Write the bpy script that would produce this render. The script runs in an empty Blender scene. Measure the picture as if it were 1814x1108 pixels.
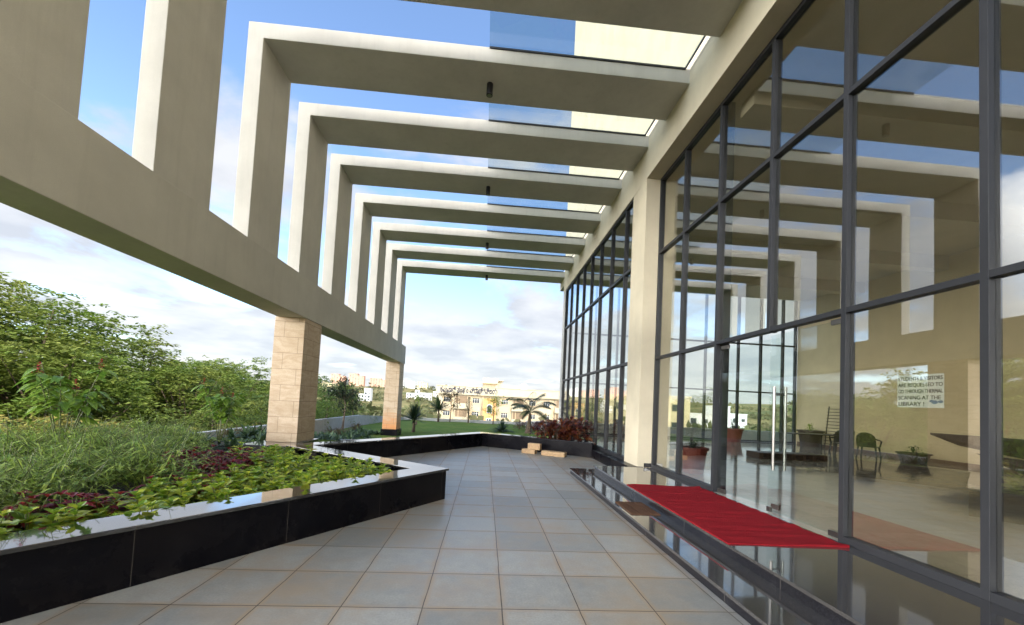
import bpy, bmesh, math, random
from mathutils import Vector, Matrix

R = math.radians
sc = bpy.context.scene
COL = sc.collection

# ------------------------------------------------------------------ camera
cam_d = bpy.data.cameras.new("camera")
cam = bpy.data.objects.new("camera", cam_d)
COL.objects.link(cam)
EYE = 1.576
yaw, pit, rol = .0671, .0436, .0493
def cam_axis(X, Y, d):
    cr, sr, cp, sp, cw, sw = math.cos(rol), math.sin(rol), math.cos(pit), math.sin(pit), math.cos(yaw), math.sin(yaw)
    xx = X*cr - Y*sr; u = X*sr + Y*cr
    yy = d*cp - u*sp; z = d*sp + u*cp
    return Vector((xx*cw + yy*sw, -xx*sw + yy*cw, z))
ax, ay, az = cam_axis(1, 0, 0), cam_axis(0, 1, 0), cam_axis(0, 0, 1)
M3 = Matrix((ax, ay, -az)).transposed()
cam.matrix_world = Matrix.Translation((0, 0, EYE)) @ M3.to_4x4()
cam_d.sensor_width = 36
cam_d.lens = 36*698/1814
cam_d.shift_y = (683.3-554)/1814
cam_d.clip_start = .05
cam_d.clip_end = 6000
sc.camera = cam

# ------------------------------------------------------------------ sky, sun, exposure
SUN = Vector((.36, -.62, .70)).normalized()        # direction towards the sun
elev = math.asin(SUN.z)
azim = math.atan2(SUN.x, SUN.y)                    # clockwise from +Y
world = bpy.data.worlds.new("World"); sc.world = world; world.use_nodes = True
wn, wl = world.node_tree.nodes, world.node_tree.links
wn.clear()
wo = wn.new("ShaderNodeOutputWorld"); bg = wn.new("ShaderNodeBackground"); bg.inputs[1].default_value = .15
sky = wn.new("ShaderNodeTexSky"); sky.sky_type = 'NISHITA'; sky.sun_disc = False
sky.sun_elevation = elev; sky.sun_rotation = azim
sky.air_density = 1.1; sky.dust_density = .8; sky.ozone_density = 3.0; sky.altitude = 900
tc = wn.new("ShaderNodeTexCoord")
sep = wn.new("ShaderNodeSeparateXYZ"); wl.new(tc.outputs["Generated"], sep.inputs[0])
# project the view direction on a cloud layer so clouds flatten towards the horizon
def wmath(op, a, b=None, clamp=False):
    m = wn.new("ShaderNodeMath"); m.operation = op; m.use_clamp = clamp
    for i, v in enumerate((a, b)):
        if v is None: continue
        if isinstance(v, (int, float)): m.inputs[i].default_value = v
        else: wl.new(v, m.inputs[i])
    return m.outputs[0]
zc = wmath('MAXIMUM', sep.outputs[2], 0.0)
zd = wmath('ADD', zc, .16)
cx_ = wmath('DIVIDE', sep.outputs[0], zd); cy_ = wmath('DIVIDE', sep.outputs[1], zd)
comb = wn.new("ShaderNodeCombineXYZ"); wl.new(cx_, comb.inputs[0]); wl.new(cy_, comb.inputs[1]); comb.inputs[2].default_value = 3.7
n1 = wn.new("ShaderNodeTexNoise"); n1.inputs["Scale"].default_value = 1.25; n1.inputs["Detail"].default_value = 9; n1.inputs["Roughness"].default_value = .56; n1.inputs["Distortion"].default_value = .25
wl.new(comb.outputs[0], n1.inputs["Vector"])
# more cover low in the sky, open blue overhead
cover = wn.new("ShaderNodeMapRange"); cover.inputs[1].default_value = .0; cover.inputs[2].default_value = .62
cover.inputs[3].default_value = .30; cover.inputs[4].default_value = -.05; wl.new(sep.outputs[2], cover.inputs[0])
dens = wmath('ADD', n1.outputs[0], cover.outputs[0])
cr = wn.new("ShaderNodeMapRange"); cr.interpolation_type = 'SMOOTHSTEP'
cr.inputs[1].default_value = .54; cr.inputs[2].default_value = .68; wl.new(dens, cr.inputs[0])
n2 = wn.new("ShaderNodeTexNoise"); n2.inputs["Scale"].default_value = 2.6; n2.inputs["Detail"].default_value = 6
wl.new(comb.outputs[0], n2.inputs["Vector"])
cc = wn.new("ShaderNodeMix"); cc.data_type = 'RGBA'
cc.inputs[6].default_value = (1.92, 1.98, 2.12, 1); cc.inputs[7].default_value = (2.6, 2.61, 2.64, 1)
cm2 = wn.new("ShaderNodeMapRange"); cm2.inputs[1].default_value = .35; cm2.inputs[2].default_value = .62; wl.new(n2.outputs[0], cm2.inputs[0])
wl.new(cm2.outputs[0], cc.inputs[0])
mixc = wn.new("ShaderNodeMix"); mixc.data_type = 'RGBA'
cf = wmath('MULTIPLY', cr.outputs[0], .93)
wl.new(cf, mixc.inputs[0]); wl.new(sky.outputs[0], mixc.inputs[6])
# terrace fill added: unseen south-west clouds, behind and left of camera, strongly brightened
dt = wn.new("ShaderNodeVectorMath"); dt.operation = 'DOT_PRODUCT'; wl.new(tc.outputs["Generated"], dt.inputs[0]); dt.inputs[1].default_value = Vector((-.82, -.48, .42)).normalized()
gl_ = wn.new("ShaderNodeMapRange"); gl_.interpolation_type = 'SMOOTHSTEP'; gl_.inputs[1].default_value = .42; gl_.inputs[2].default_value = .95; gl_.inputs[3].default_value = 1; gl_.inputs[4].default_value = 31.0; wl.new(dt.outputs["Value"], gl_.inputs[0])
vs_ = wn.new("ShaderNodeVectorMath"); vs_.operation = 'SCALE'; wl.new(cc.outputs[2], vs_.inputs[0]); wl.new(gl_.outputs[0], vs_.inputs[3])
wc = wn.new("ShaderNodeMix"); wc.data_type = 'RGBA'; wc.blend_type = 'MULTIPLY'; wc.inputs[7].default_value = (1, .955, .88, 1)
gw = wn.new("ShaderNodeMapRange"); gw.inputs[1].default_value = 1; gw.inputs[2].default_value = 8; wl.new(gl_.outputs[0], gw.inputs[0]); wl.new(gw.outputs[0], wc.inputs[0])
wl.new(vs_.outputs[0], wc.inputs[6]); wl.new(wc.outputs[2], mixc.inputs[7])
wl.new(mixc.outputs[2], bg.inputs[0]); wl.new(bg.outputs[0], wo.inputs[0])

sun_d = bpy.data.lights.new("sun", 'SUN'); sun_d.energy = 2.7; sun_d.angle = R(.53); sun_d.color = (1, .93, .80)
sun_o = bpy.data.objects.new("sun", sun_d); COL.objects.link(sun_o)
sun_o.rotation_euler = SUN.to_track_quat('Z', 'Y').to_euler(); sun_o.location = (20, -40, 60)

sc.view_settings.view_transform = 'Standard'; sc.view_settings.look = 'None'
sc.view_settings.exposure = 1.32; sc.view_settings.gamma = 1; sc.view_settings.use_curve_mapping = False
sc.render.engine = 'CYCLES'
sc.cycles.max_bounces = 10; sc.cycles.diffuse_bounces = 5; sc.cycles.glossy_bounces = 5
sc.cycles.transparent_max_bounces = 24; sc.cycles.transmission_bounces = 6
sc.cycles.caustics_reflective = False; sc.cycles.caustics_refractive = False
sc.cycles.sample_clamp_indirect = 6
sc.cycles.use_denoising = True

# ------------------------------------------------------------------ materials
def new_mat(name):
    m = bpy.data.materials.new(name); m.use_nodes = True
    nt = m.node_tree; nt.nodes.clear()
    out = nt.nodes.new("ShaderNodeOutputMaterial"); b = nt.nodes.new("ShaderNodeBsdfPrincipled")
    nt.links.new(b.outputs[0], out.inputs[0])
    return m, nt, b, out
def N(nt, typ, **kw):
    n = nt.nodes.new(typ)
    for k, v in kw.items():
        if k.startswith("i_"):
            key = k[2:]
            n.inputs[int(key) if key.isdigit() else key].default_value = v
        else: setattr(n, k, v)
    return n
def L(nt, a, b): nt.links.new(a, b)
def c4(c): return (c[0], c[1], c[2], 1)
def noise(nt, scale, detail=5, rough=.55, vec=None, dist=0):
    n = N(nt, "ShaderNodeTexNoise"); n.inputs["Scale"].default_value = scale; n.inputs["Detail"].default_value = detail
    n.inputs["Roughness"].default_value = rough; n.inputs["Distortion"].default_value = dist
    if vec is None:
        g = N(nt, "ShaderNodeNewGeometry"); vec = g.outputs["Position"]
    L(nt, vec, n.inputs["Vector"])
    return n
def ramp(nt, src, lo, hi, a=0., b=1.):
    r = N(nt, "ShaderNodeMapRange"); r.inputs[1].default_value = lo; r.inputs[2].default_value = hi
    r.inputs[3].default_value = a; r.inputs[4].default_value = b; L(nt, src, r.inputs[0]); return r.outputs[0]
def mixrgb(nt, fac, a, b, mode='MIX'):
    m = N(nt, "ShaderNodeMix", data_type='RGBA', blend_type=mode)
    for i, v in ((0, fac), (6, a), (7, b)):
        if isinstance(v, (int, float)): m.inputs[i].default_value = v
        elif isinstance(v, tuple): m.inputs[i].default_value = c4(v)
        else: L(nt, v, m.inputs[i])
    return m.outputs[2]
def bump(nt, b, h, strength, dist=.01):
    n = N(nt, "ShaderNodeBump"); n.inputs["Strength"].default_value = strength; n.inputs["Distance"].default_value = dist
    L(nt, h, n.inputs["Height"]); L(nt, n.outputs[0], b.inputs["Normal"])
def simple(name, col, rough=.6, var=.12, scale=6, bmp=0., bscale=80, metal=0., spec=.5):
    m, nt, b, o = new_mat(name)
    n = noise(nt, scale)
    dark = tuple(c*(1-var) for c in col); lite = tuple(min(1, c*(1+var)) for c in col)
    L(nt, mixrgb(nt, ramp(nt, n.outputs[0], .3, .7), dark, lite), b.inputs["Base Color"])
    b.inputs["Roughness"].default_value = rough; b.inputs["Metallic"].default_value = metal
    b.inputs["Specular IOR Level"].default_value = spec
    if bmp:
        n2 = noise(nt, bscale, 3); bump(nt, b, n2.outputs[0], bmp, .004)
    return m

def concrete_mat(name, col, stain):
    m, nt, b, o = new_mat(name)
    g = N(nt, "ShaderNodeNewGeometry")
    n = noise(nt, 1.3, 6, .6)
    base = mixrgb(nt, ramp(nt, n.outputs[0], .3, .7), tuple(c*.88 for c in col), tuple(c*1.07 for c in col))
    # rain streaks: noise stretched along z
    mp = N(nt, "ShaderNodeMapping"); mp.inputs["Scale"].default_value = (7, 7, .5); L(nt, g.outputs["Position"], mp.inputs[0])
    s = noise(nt, 1.0, 6, .65, mp.outputs[0])
    base = mixrgb(nt, ramp(nt, s.outputs[0], .5, .75, 0, stain), base, tuple(c*.55 for c in col))
    f = noise(nt, 160, 2, .5)
    base = mixrgb(nt, ramp(nt, f.outputs[0], .3, .7, 0, .35), base, tuple(c*.78 for c in col))
    L(nt, base, b.inputs["Base Color"]); b.inputs["Roughness"].default_value = .85
    b.inputs["Specular IOR Level"].default_value = .25
    bump(nt, b, f.outputs[0], .5, .004)
    return m
MAT = {}
MAT['concrete'] = concrete_mat("textured concrete paint", (.53, .51, .455), .22)
MAT['wall'] = concrete_mat("cream wall paint", (.60, .535, .395), .10)
MAT['inner_wall'] = simple("interior beige paint", (.71, .59, .375), .7, .05, 2)
MAT['ceiling'] = simple("interior ceiling paint", (.55, .50, .40), .8, .05, 2)
MAT['alu'] = simple("dark powder coated aluminium", (.022, .023, .026), .45, .08, 8, spec=.3)
MAT['steel'] = simple("brushed steel", (.22, .215, .20), .3, .05, 20, metal=1)
MAT['patch'] = simple("dark steel fitting", (.16, .15, .14), .3, .05, 20, metal=.9)
MAT['blackmetal'] = simple("black lamp housing", (.012, .012, .016), .35, .1, 10)
MAT['white'] = simple("white paint", (.70, .69, .65), .6, .05, 4)
MAT['soil'] = simple("planter soil", (.035, .024, .018), .95, .4, 14, .8, 60)
MAT['paper'] = simple("white paper", (.66, .70, .66), .7, .03, 30)
MAT['ink'] = simple("black ink", (.015, .015, .02), .6, .1, 30)
MAT['dark_plastic'] = simple("dark brown plastic", (.03, .022, .018), .35, .1, 12)
MAT['wood_dark'] = simple("dark stained wood", (.05, .03, .02), .45, .25, 18)
MAT['red_pot'] = simple("dull red plastic pot", (.16, .03, .022), .5, .15, 9)
MAT['stone_block'] = simple("buff stone block", (.40, .27, .15), .9, .22, 22, .6, 90)
MAT['bark'] = simple("tree bark", (.11, .08, .055), .9, .3, 9, .7, 30)
MAT['stem'] = simple("green stem", (.10, .12, .035), .6, .2, 12)
MAT['palm_bark'] = simple("palm bark", (.10, .075, .05), .95, .35, 20, .8, 40)
MAT['grey_stone'] = simple("grey plaster kerb", (.42, .42, .40), .8, .12, 5, .3, 40)

def granite(name, col, fleck, rough, coat=0, spec=.5, flecks=.5, joints=None):
    m, nt, b, o = new_mat(name)
    v = N(nt, "ShaderNodeTexNoise"); v.inputs["Scale"].default_value = 210; v.inputs["Detail"].default_value = 2
    g = N(nt, "ShaderNodeNewGeometry"); L(nt, g.outputs["Position"], v.inputs["Vector"])
    n = noise(nt, 3.0, 5)
    base = mixrgb(nt, ramp(nt, v.outputs[0], .55, .68, 0, flecks), col, fleck)
    base = mixrgb(nt, ramp(nt, n.outputs[0], .5, .75, 0, .35), base, tuple(min(1, c*1.9+.01) for c in col))
    if joints:
        dv = N(nt, "ShaderNodeVectorMath", operation='DOT_PRODUCT'); dv.inputs[1].default_value = joints; L(nt, g.outputs["Position"], dv.inputs[0])
        fr = N(nt, "ShaderNodeMath", operation='FRACT'); L(nt, dv.outputs["Value"], fr.inputs[0])
        lt = N(nt, "ShaderNodeMath", operation='LESS_THAN'); L(nt, fr.outputs[0], lt.inputs[0]); lt.inputs[1].default_value = .0045
        base = mixrgb(nt, lt.outputs[0], base, (.06, .055, .05))
    dn = noise(nt, 1.1, 6, .7); dz = N(nt, "ShaderNodeSeparateXYZ"); L(nt, g.outputs["Position"], dz.inputs[0])
    dust = N(nt, "ShaderNodeMath", operation='MULTIPLY'); L(nt, ramp(nt, dn.outputs[0], .45, .75, 0, .16), dust.inputs[0]); L(nt, ramp(nt, dz.outputs[2], 0, .12, 1, .25), dust.inputs[1])
    base = mixrgb(nt, dust.outputs[0], base, (.14, .11, .085))
    L(nt, base, b.inputs["Base Color"])
    L(nt, ramp(nt, dn.outputs[0], .4, .8, rough, rough+.09), b.inputs["Roughness"])
    b.inputs["Specular IOR Level"].default_value = spec
    b.inputs["Coat Weight"].default_value = coat; b.inputs["Coat Roughness"].default_value = .03
    return m
MAT['black_granite'] = granite("polished black granite", (.006, .006, .008), (.02, .02, .025), .04, 1.0, .6, .3, (.47, .68, 0))
MAT['black_honed'] = granite("black granite cladding", (.003, .003, .005), (.010, .010, .014), .25, 0, .10, .4, (.47, .68, 0))
MAT['step_granite'] = granite("polished grey granite", (.045, .043, .042), (.16, .15, .14), .045, .6, .6, .7, (0, .62, 0))
MAT['riser_granite'] = granite("dark granite riser", (.010, .010, .013), (.05, .05, .05), .22, 0, .3, .6, (0, .62, 0))

def glass(name, tint, refl0=.055, gain=1.0):
    m, nt, b, o = new_mat(name); nt.nodes.remove(b)
    lw = N(nt, "ShaderNodeLayerWeight"); lw.inputs[0].default_value = .5
    p = N(nt, "ShaderNodeMath", operation='POWER'); p.inputs[1].default_value = 5; L(nt, lw.outputs["Facing"], p.inputs[0])
    r = ramp(nt, p.outputs[0], 0, 1, refl0, .97)
    t = N(nt, "ShaderNodeBsdfTransparent"); t.inputs[0].default_value = c4(tint)
    gl = N(nt, "ShaderNodeBsdfGlossy"); gl.inputs["Roughness"].default_value = .0; gl.inputs[0].default_value = (.96, .98, 1, 1)
    # very slight waviness of real float glass
    n = noise(nt, .8, 1); bm = N(nt, "ShaderNodeBump"); bm.inputs["Strength"].default_value = .03; bm.inputs["Distance"].default_value = .02
    L(nt, n.outputs[0], bm.inputs["Height"]); L(nt, bm.outputs[0], gl.inputs["Normal"])
    mx = N(nt, "ShaderNodeMixShader"); L(nt, r, mx.inputs[0]); L(nt, t.outputs[0], mx.inputs[1]); L(nt, gl.outputs[0], mx.inputs[2])
    L(nt, mx.outputs[0], o.inputs[0])
    return m
MAT['glass'] = glass("window glass", (.935, .93, .88), .19)
MAT['canopy_glass'] = glass("canopy glass", (.83, .87, .87), .05)
MAT['door_glass'] = glass("clear door glass", (.93, .96, .95), .05)

def tile_mat(name, x0, y0, s, c1, c2, joint, stain, rough, mort, gloss_spec=.5, stain_amt=.8):
    m, nt, b, o = new_mat(name)
    g = N(nt, "ShaderNodeNewGeometry")
    mp = N(nt, "ShaderNodeMapping"); mp.inputs["Location"].default_value = (-x0+60*s, -y0+60*s, 0); L(nt, g.outputs["Position"], mp.inputs[0])
    # joints wander a little
    wob = noise(nt, 2.2, 3); wv = N(nt, "ShaderNodeVectorMath", operation='SCALE'); wv.inputs[3].default_value = .018
    sub = N(nt, "ShaderNodeVectorMath", operation='SUBTRACT'); sub.inputs[1].default_value = (.5, .5, .5); L(nt, wob.outputs["Color"], sub.inputs[0])
    L(nt, sub.outputs[0], wv.inputs[0]); add = N(nt, "ShaderNodeVectorMath", operation='ADD'); L(nt, mp.outputs[0], add.inputs[0]); L(nt, wv.outputs[0], add.inputs[1])
    def brick(ms, sm):
        br = N(nt, "ShaderNodeTexBrick", offset=0, squash=1)
        br.inputs["Scale"].default_value = 1; br.inputs["Brick Width"].default_value = s; br.inputs["Row Height"].default_value = s
        br.inputs["Mortar Size"].default_value = ms; br.inputs["Mortar Smooth"].default_value = sm; br.inputs["Bias"].default_value = 0
        br.inputs["Color1"].default_value = (0, 0, 0, 1); br.inputs["Color2"].default_value = (1, 1, 1, 1); br.inputs["Mortar"].default_value = (.5, .5, .5, 1)
        L(nt, add.outputs[0], br.inputs["Vector"]); return br
    b1 = brick(mort, .1); b2 = brick(.075, 1.)
    n1 = noise(nt, 1.1, 6, .62); n2 = noise(nt, 7, 6, .65); n3 = noise(nt, 60, 4, .6)
    fac = N(nt, "ShaderNodeMath", operation='ADD'); L(nt, ramp(nt, b1.outputs["Color"], 0, 1, -.42, .42), fac.inputs[0]); L(nt, ramp(nt, n2.outputs[0], .3, .7, .1, .9), fac.inputs[1])
    base = mixrgb(nt, fac.outputs[0], c1, c2)
    base = mixrgb(nt, ramp(nt, n3.outputs[0], .35, .7, 0, .3), base, tuple(c*.6 for c in c1))
    # rusty dirt: patches plus a soft band along the joints
    sm = N(nt, "ShaderNodeMath", operation='MULTIPLY'); L(nt, b2.outputs["Fac"], sm.inputs[0]); L(nt, ramp(nt, n1.outputs[0], .36, .56), sm.inputs[1])
    pa = ramp(nt, n1.outputs[0], .45, .66, 0, .68)
    mxs = N(nt, "ShaderNodeMath", operation='MAXIMUM'); L(nt, sm.outputs[0], mxs.inputs[0]); L(nt, pa, mxs.inputs[1])
    am = N(nt, "ShaderNodeMath", operation='MULTIPLY'); L(nt, mxs.outputs[0], am.inputs[0]); am.inputs[1].default_value = stain_amt
    base = mixrgb(nt, am.outputs[0], base, stain)
    base = mixrgb(nt, b1.outputs["Fac"], base, mixrgb(nt, ramp(nt, n2.outputs[0], .4, .6), tuple(c*.35 for c in joint), joint))
    L(nt, base, b.inputs["Base Color"])
    L(nt, ramp(nt, n2.outputs[0], .3, .7, rough-.1, rough+.12), b.inputs["Roughness"])
    b.inputs["Specular IOR Level"].default_value = gloss_spec
    h = N(nt, "ShaderNodeMath", operation='SUBTRACT'); L(nt, ramp(nt, n2.outputs[0], 0, 1, 0, .35), h.inputs[0]); L(nt, b1.outputs["Fac"], h.inputs[1])
    bump(nt, b, h.outputs[0], .35, .006)
    return m
MAT['kota'] = tile_mat("grey kota stone paving", -.986, 3.07, .6, (.225, .225, .205), (.355, .35, .318), (.10, .072, .048), (.33, .235, .14), .42, .0045)
MAT['vitrified'] = tile_mat("polished vitrified tile", 4.0, .3, .6, (.50, .47, .40), (.60, .57, .49), (.33, .29, .23), (.5, .45, .36), .05, .002, .9, .1)

def sandstone(stain=False):
    m, nt, b, o = new_mat("sandstone cladding with orange foot" if stain else "sandstone cladding")
    tcn = N(nt, "ShaderNodeTexCoord"); g = N(nt, "ShaderNodeNewGeometry")
    sp = N(nt, "ShaderNodeSeparateXYZ"); L(nt, g.outputs["Position"], sp.inputs[0])
    su = N(nt, "ShaderNodeMath", operation='ADD'); L(nt, sp.outputs[0], su.inputs[0]); L(nt, sp.outputs[1], su.inputs[1])
    cb = N(nt, "ShaderNodeCombineXYZ"); L(nt, su.outputs[0], cb.inputs[0]); L(nt, sp.outputs[2], cb.inputs[1])
    br = N(nt, "ShaderNodeTexBrick", offset=.5); br.inputs["Scale"].default_value = 1; br.inputs["Brick Width"].default_value = .62; br.inputs["Row Height"].default_value = .355
    br.inputs["Mortar Size"].default_value = .0035; br.inputs["Mortar Smooth"].default_value = .1
    br.inputs["Color1"].default_value = (.0, .0, .0, 1); br.inputs["Color2"].default_value = (1, 1, 1, 1); br.inputs["Mortar"].default_value = (.5, .5, .5, 1)
    mp = N(nt, "ShaderNodeMapping"); mp.inputs["Location"].default_value = (.12, .05, 0); L(nt, cb.outputs[0], mp.inputs[0]); L(nt, mp.outputs[0], br.inputs["Vector"])
    # veins: warped diagonal bands
    rot = N(nt, "ShaderNodeMapping"); rot.inputs["Rotation"].default_value = (.3, .9, .5); rot.inputs["Scale"].default_value = (1, 1, 3.2); L(nt, g.outputs["Position"], rot.inputs[0])
    wv = noise(nt, 2.1, 5, .6, rot.outputs[0], 1.5)
    n2 = noise(nt, 45, 3)
    base = mixrgb(nt, ramp(nt, wv.outputs[0], .35, .65), (.44, .325, .21), (.57, .455, .325))
    base = mixrgb(nt, ramp(nt, br.outputs["Color"], 0, 1, 0, .2), base, (.45, .345, .235))
    base = mixrgb(nt, ramp(nt, wv.outputs[0], .485, .505, 0, .0), base, (.35, .2, .1))
    base = mixrgb(nt, ramp(nt, n2.outputs[0], .4, .7, 0, .25), base, (.33, .22, .13))
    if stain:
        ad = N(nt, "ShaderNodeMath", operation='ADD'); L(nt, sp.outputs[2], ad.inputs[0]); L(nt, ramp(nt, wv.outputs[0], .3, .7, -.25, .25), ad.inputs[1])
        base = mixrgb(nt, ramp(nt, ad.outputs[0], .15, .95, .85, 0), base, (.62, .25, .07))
    base = mixrgb(nt, br.outputs["Fac"], base, (.17, .11, .065))
    L(nt, base, b.inputs["Base Color"]); b.inputs["Roughness"].default_value = .75
    h = N(nt, "ShaderNodeMath", operation='SUBTRACT'); L(nt, ramp(nt, n2.outputs[0], 0, 1, 0, .2), h.inputs[0]); L(nt, br.outputs["Fac"], h.inputs[1])
    bump(nt, b, h.outputs[0], .4, .006)
    return m
MAT['sandstone'] = sandstone()
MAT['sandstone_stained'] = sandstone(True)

def carpet_mat(name, col):
    m, nt, b, o = new_mat(name)
    n = noise(nt, 420, 2, .6); n2 = noise(nt, 9, 4)
    base = mixrgb(nt, ramp(nt, n.outputs[0], .35, .65), tuple(c*.45 for c in col), tuple(c*1.25 for c in col))
    n4 = noise(nt, 95, 5, .7)
    base = mixrgb(nt, ramp(nt, n4.outputs[0], .42, .7, 0, .55), base, tuple(c*.42 for c in col))
    base = mixrgb(nt, ramp(nt, n2.outputs[0], .4, .75, 0, .3), base, tuple(c*.62 for c in col))
    L(nt, base, b.inputs["Base Color"]); b.inputs["Roughness"].default_value = .95; b.inputs["Specular IOR Level"].default_value = .1
    bump(nt, b, n.outputs[0], .9, .006)
    return m
MAT['carpet'] = carpet_mat("red carpet pile", (.36, .014, .022))
MAT['mat'] = carpet_mat("brown coir mat", (.14, .075, .045))

def leaf_mat(name, c1, c2, c3=None, trans=.3, rough=.45, scale=None, spec=.4):
    m, nt, b, o = new_mat(name)
    g = N(nt, "ShaderNodeNewGeometry")
    base = mixrgb(nt, g.outputs["Random Per Island"], c1, c2)
    if c3:
        n = noise(nt, scale or .35, 3)
        base = mixrgb(nt, ramp(nt, n.outputs[0], .42, .66), base, c3)
    L(nt, base, b.inputs["Base Color"]); b.inputs["Roughness"].default_value = rough; b.inputs["Specular IOR Level"].default_value = spec
    t = N(nt, "ShaderNodeBsdfTranslucent"); L(nt, base, t.inputs[0])
    mx = N(nt, "ShaderNodeMixShader"); mx.inputs[0].default_value = trans
    L(nt, b.outputs[0], mx.inputs[1]); L(nt, t.outputs[0], mx.inputs[2]); L(nt, mx.outputs[0], o.inputs[0])
    return m
MAT['leaf_lime'] = leaf_mat("lime leaves", (.13, .25, .022), (.46, .50, .05), None, .38, .3)
MAT['leaf_red'] = leaf_mat("maroon leaves", (.12, .010, .018), (.30, .035, .03), None, .25, .4)
MAT['leaf_fern'] = leaf_mat("fine green leaves", (.15, .26, .035), (.38, .47, .085), None, .3, .5)
MAT['leaf_tall'] = leaf_mat("broad green leaves", (.10, .20, .025), (.22, .33, .05), None, .4, .4)
MAT['leaf_lily'] = leaf_mat("strap leaves", (.035, .075, .03), (.10, .16, .07), None, .25, .4)
MAT['leaf_dark'] = leaf_mat("dark shrub leaves", (.018, .035, .018), (.05, .075, .03), None, .2, .5)
MAT['leaf_bronze'] = leaf_mat("bronze grass", (.09, .07, .035), (.16, .13, .06), None, .25, .6)
MAT['leaf_palm'] = leaf_mat("palm fronds", (.012, .03, .014), (.04, .07, .028), None, .2, .4)
MAT['leaf_croton'] = leaf_mat("croton leaves", (.022, .005, .011), (.10, .012, .018), (.20, .065, .015), .2, .3, 6)
MAT['petal'] = leaf_mat("red flower spikes", (.28, .015, .03), (.45, .04, .06), None, .3, .6)
MAT['tree_a'] = leaf_mat("sunlit acacia leaves", (.09, .165, .022), (.20, .27, .045), (.23, .26, .055), .4, .6, .45)
MAT['tree_b'] = leaf_mat("green tree leaves", (.05, .115, .03), (.13, .205, .06), (.17, .22, .055), .4, .5, .5)
MAT['tree_c'] = leaf_mat("dry yellow green leaves", (.18, .18, .035), (.36, .33, .08), (.31, .22, .07), .4, .6, .6)
MAT['scrub'] = leaf_mat("hill scrub", (.055, .075, .03), (.13, .14, .055), (.16, .14, .07), .25, .8, .02)
MAT['grass_blade'] = leaf_mat("grass blades", (.06, .13, .015), (.14, .22, .035), None, .3, .6)

def lawn_mat():
    m, nt, b, o = new_mat("lawn grass")
    n = noise(nt, 90, 3); n2 = noise(nt, .7, 5)
    base = mixrgb(nt, ramp(nt, n.outputs[0], .3, .7), (.075, .14, .018), (.15, .225, .04))
    n5 = noise(nt, 3.5, 4)
    base = mixrgb(nt, ramp(nt, n2.outputs[0], .42, .62, 0, .75), base, (.17, .21, .045))
    base = mixrgb(nt, ramp(nt, n5.outputs[0], .5, .7, 0, .5), base, (.04, .085, .012))
    L(nt, base, b.inputs["Base Color"]); b.inputs["Roughness"].default_value = .9; b.inputs["Specular IOR Level"].default_value = .1
    bump(nt, b, n.outputs[0], .9, .03); return m
MAT['lawn'] = lawn_mat()
def terrain_mat():
    m, nt, b, o = new_mat("dry scrub ground")
    n = noise(nt, .012, 6, .6); n2 = noise(nt, .11, 6, .7); n3 = noise(nt, 1.5, 4)
    base = mixrgb(nt, ramp(nt, n2.outputs[0], .35, .65), (.27, .20, .095), (.15, .155, .06))
    base = mixrgb(nt, ramp(nt, n.outputs[0], .45, .6), base, (.09, .11, .045))
    base = mixrgb(nt, ramp(nt, n3.outputs[0], .5, .7, 0, .4), base, (.10, .10, .04))
    L(nt, base, b.inputs["Base Color"]); b.inputs["Roughness"].default_value = .95; b.inputs["Specular IOR Level"].default_value = .1
    return m
MAT['terrain'] = terrain_mat()
MAT['h_cream'] = simple("hostel cream wall", (.46, .405, .29), .8, .04, 1)
MAT['h_tan'] = simple("hostel tan band", (.55, .43, .27), .8, .04, 1)
MAT['h_orange'] = simple("hostel orange wall", (.60,.34,.14), .8, .05, 1)
MAT['h_blind'] = simple("brown blinds", (.20, .14, .085), .7, .2, 6)
MAT['h_glass'] = simple("dark window glass", (.05, .06, .07), .08, .3, .8)
MAT['h_ink'] = simple("blue grey lettering", (.012, .016, .04), .5, .05, 5)
MAT['b_white'] = simple("white house paint", (.64, .64, .62), .8, .05, .6)
MAT['b_pink'] = simple("salmon tower paint", (.52, .30, .21), .8, .08, .3)
MAT['b_yellow'] = simple("pale yellow house paint", (.60, .51, .31), .8, .06, .5)

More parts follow.
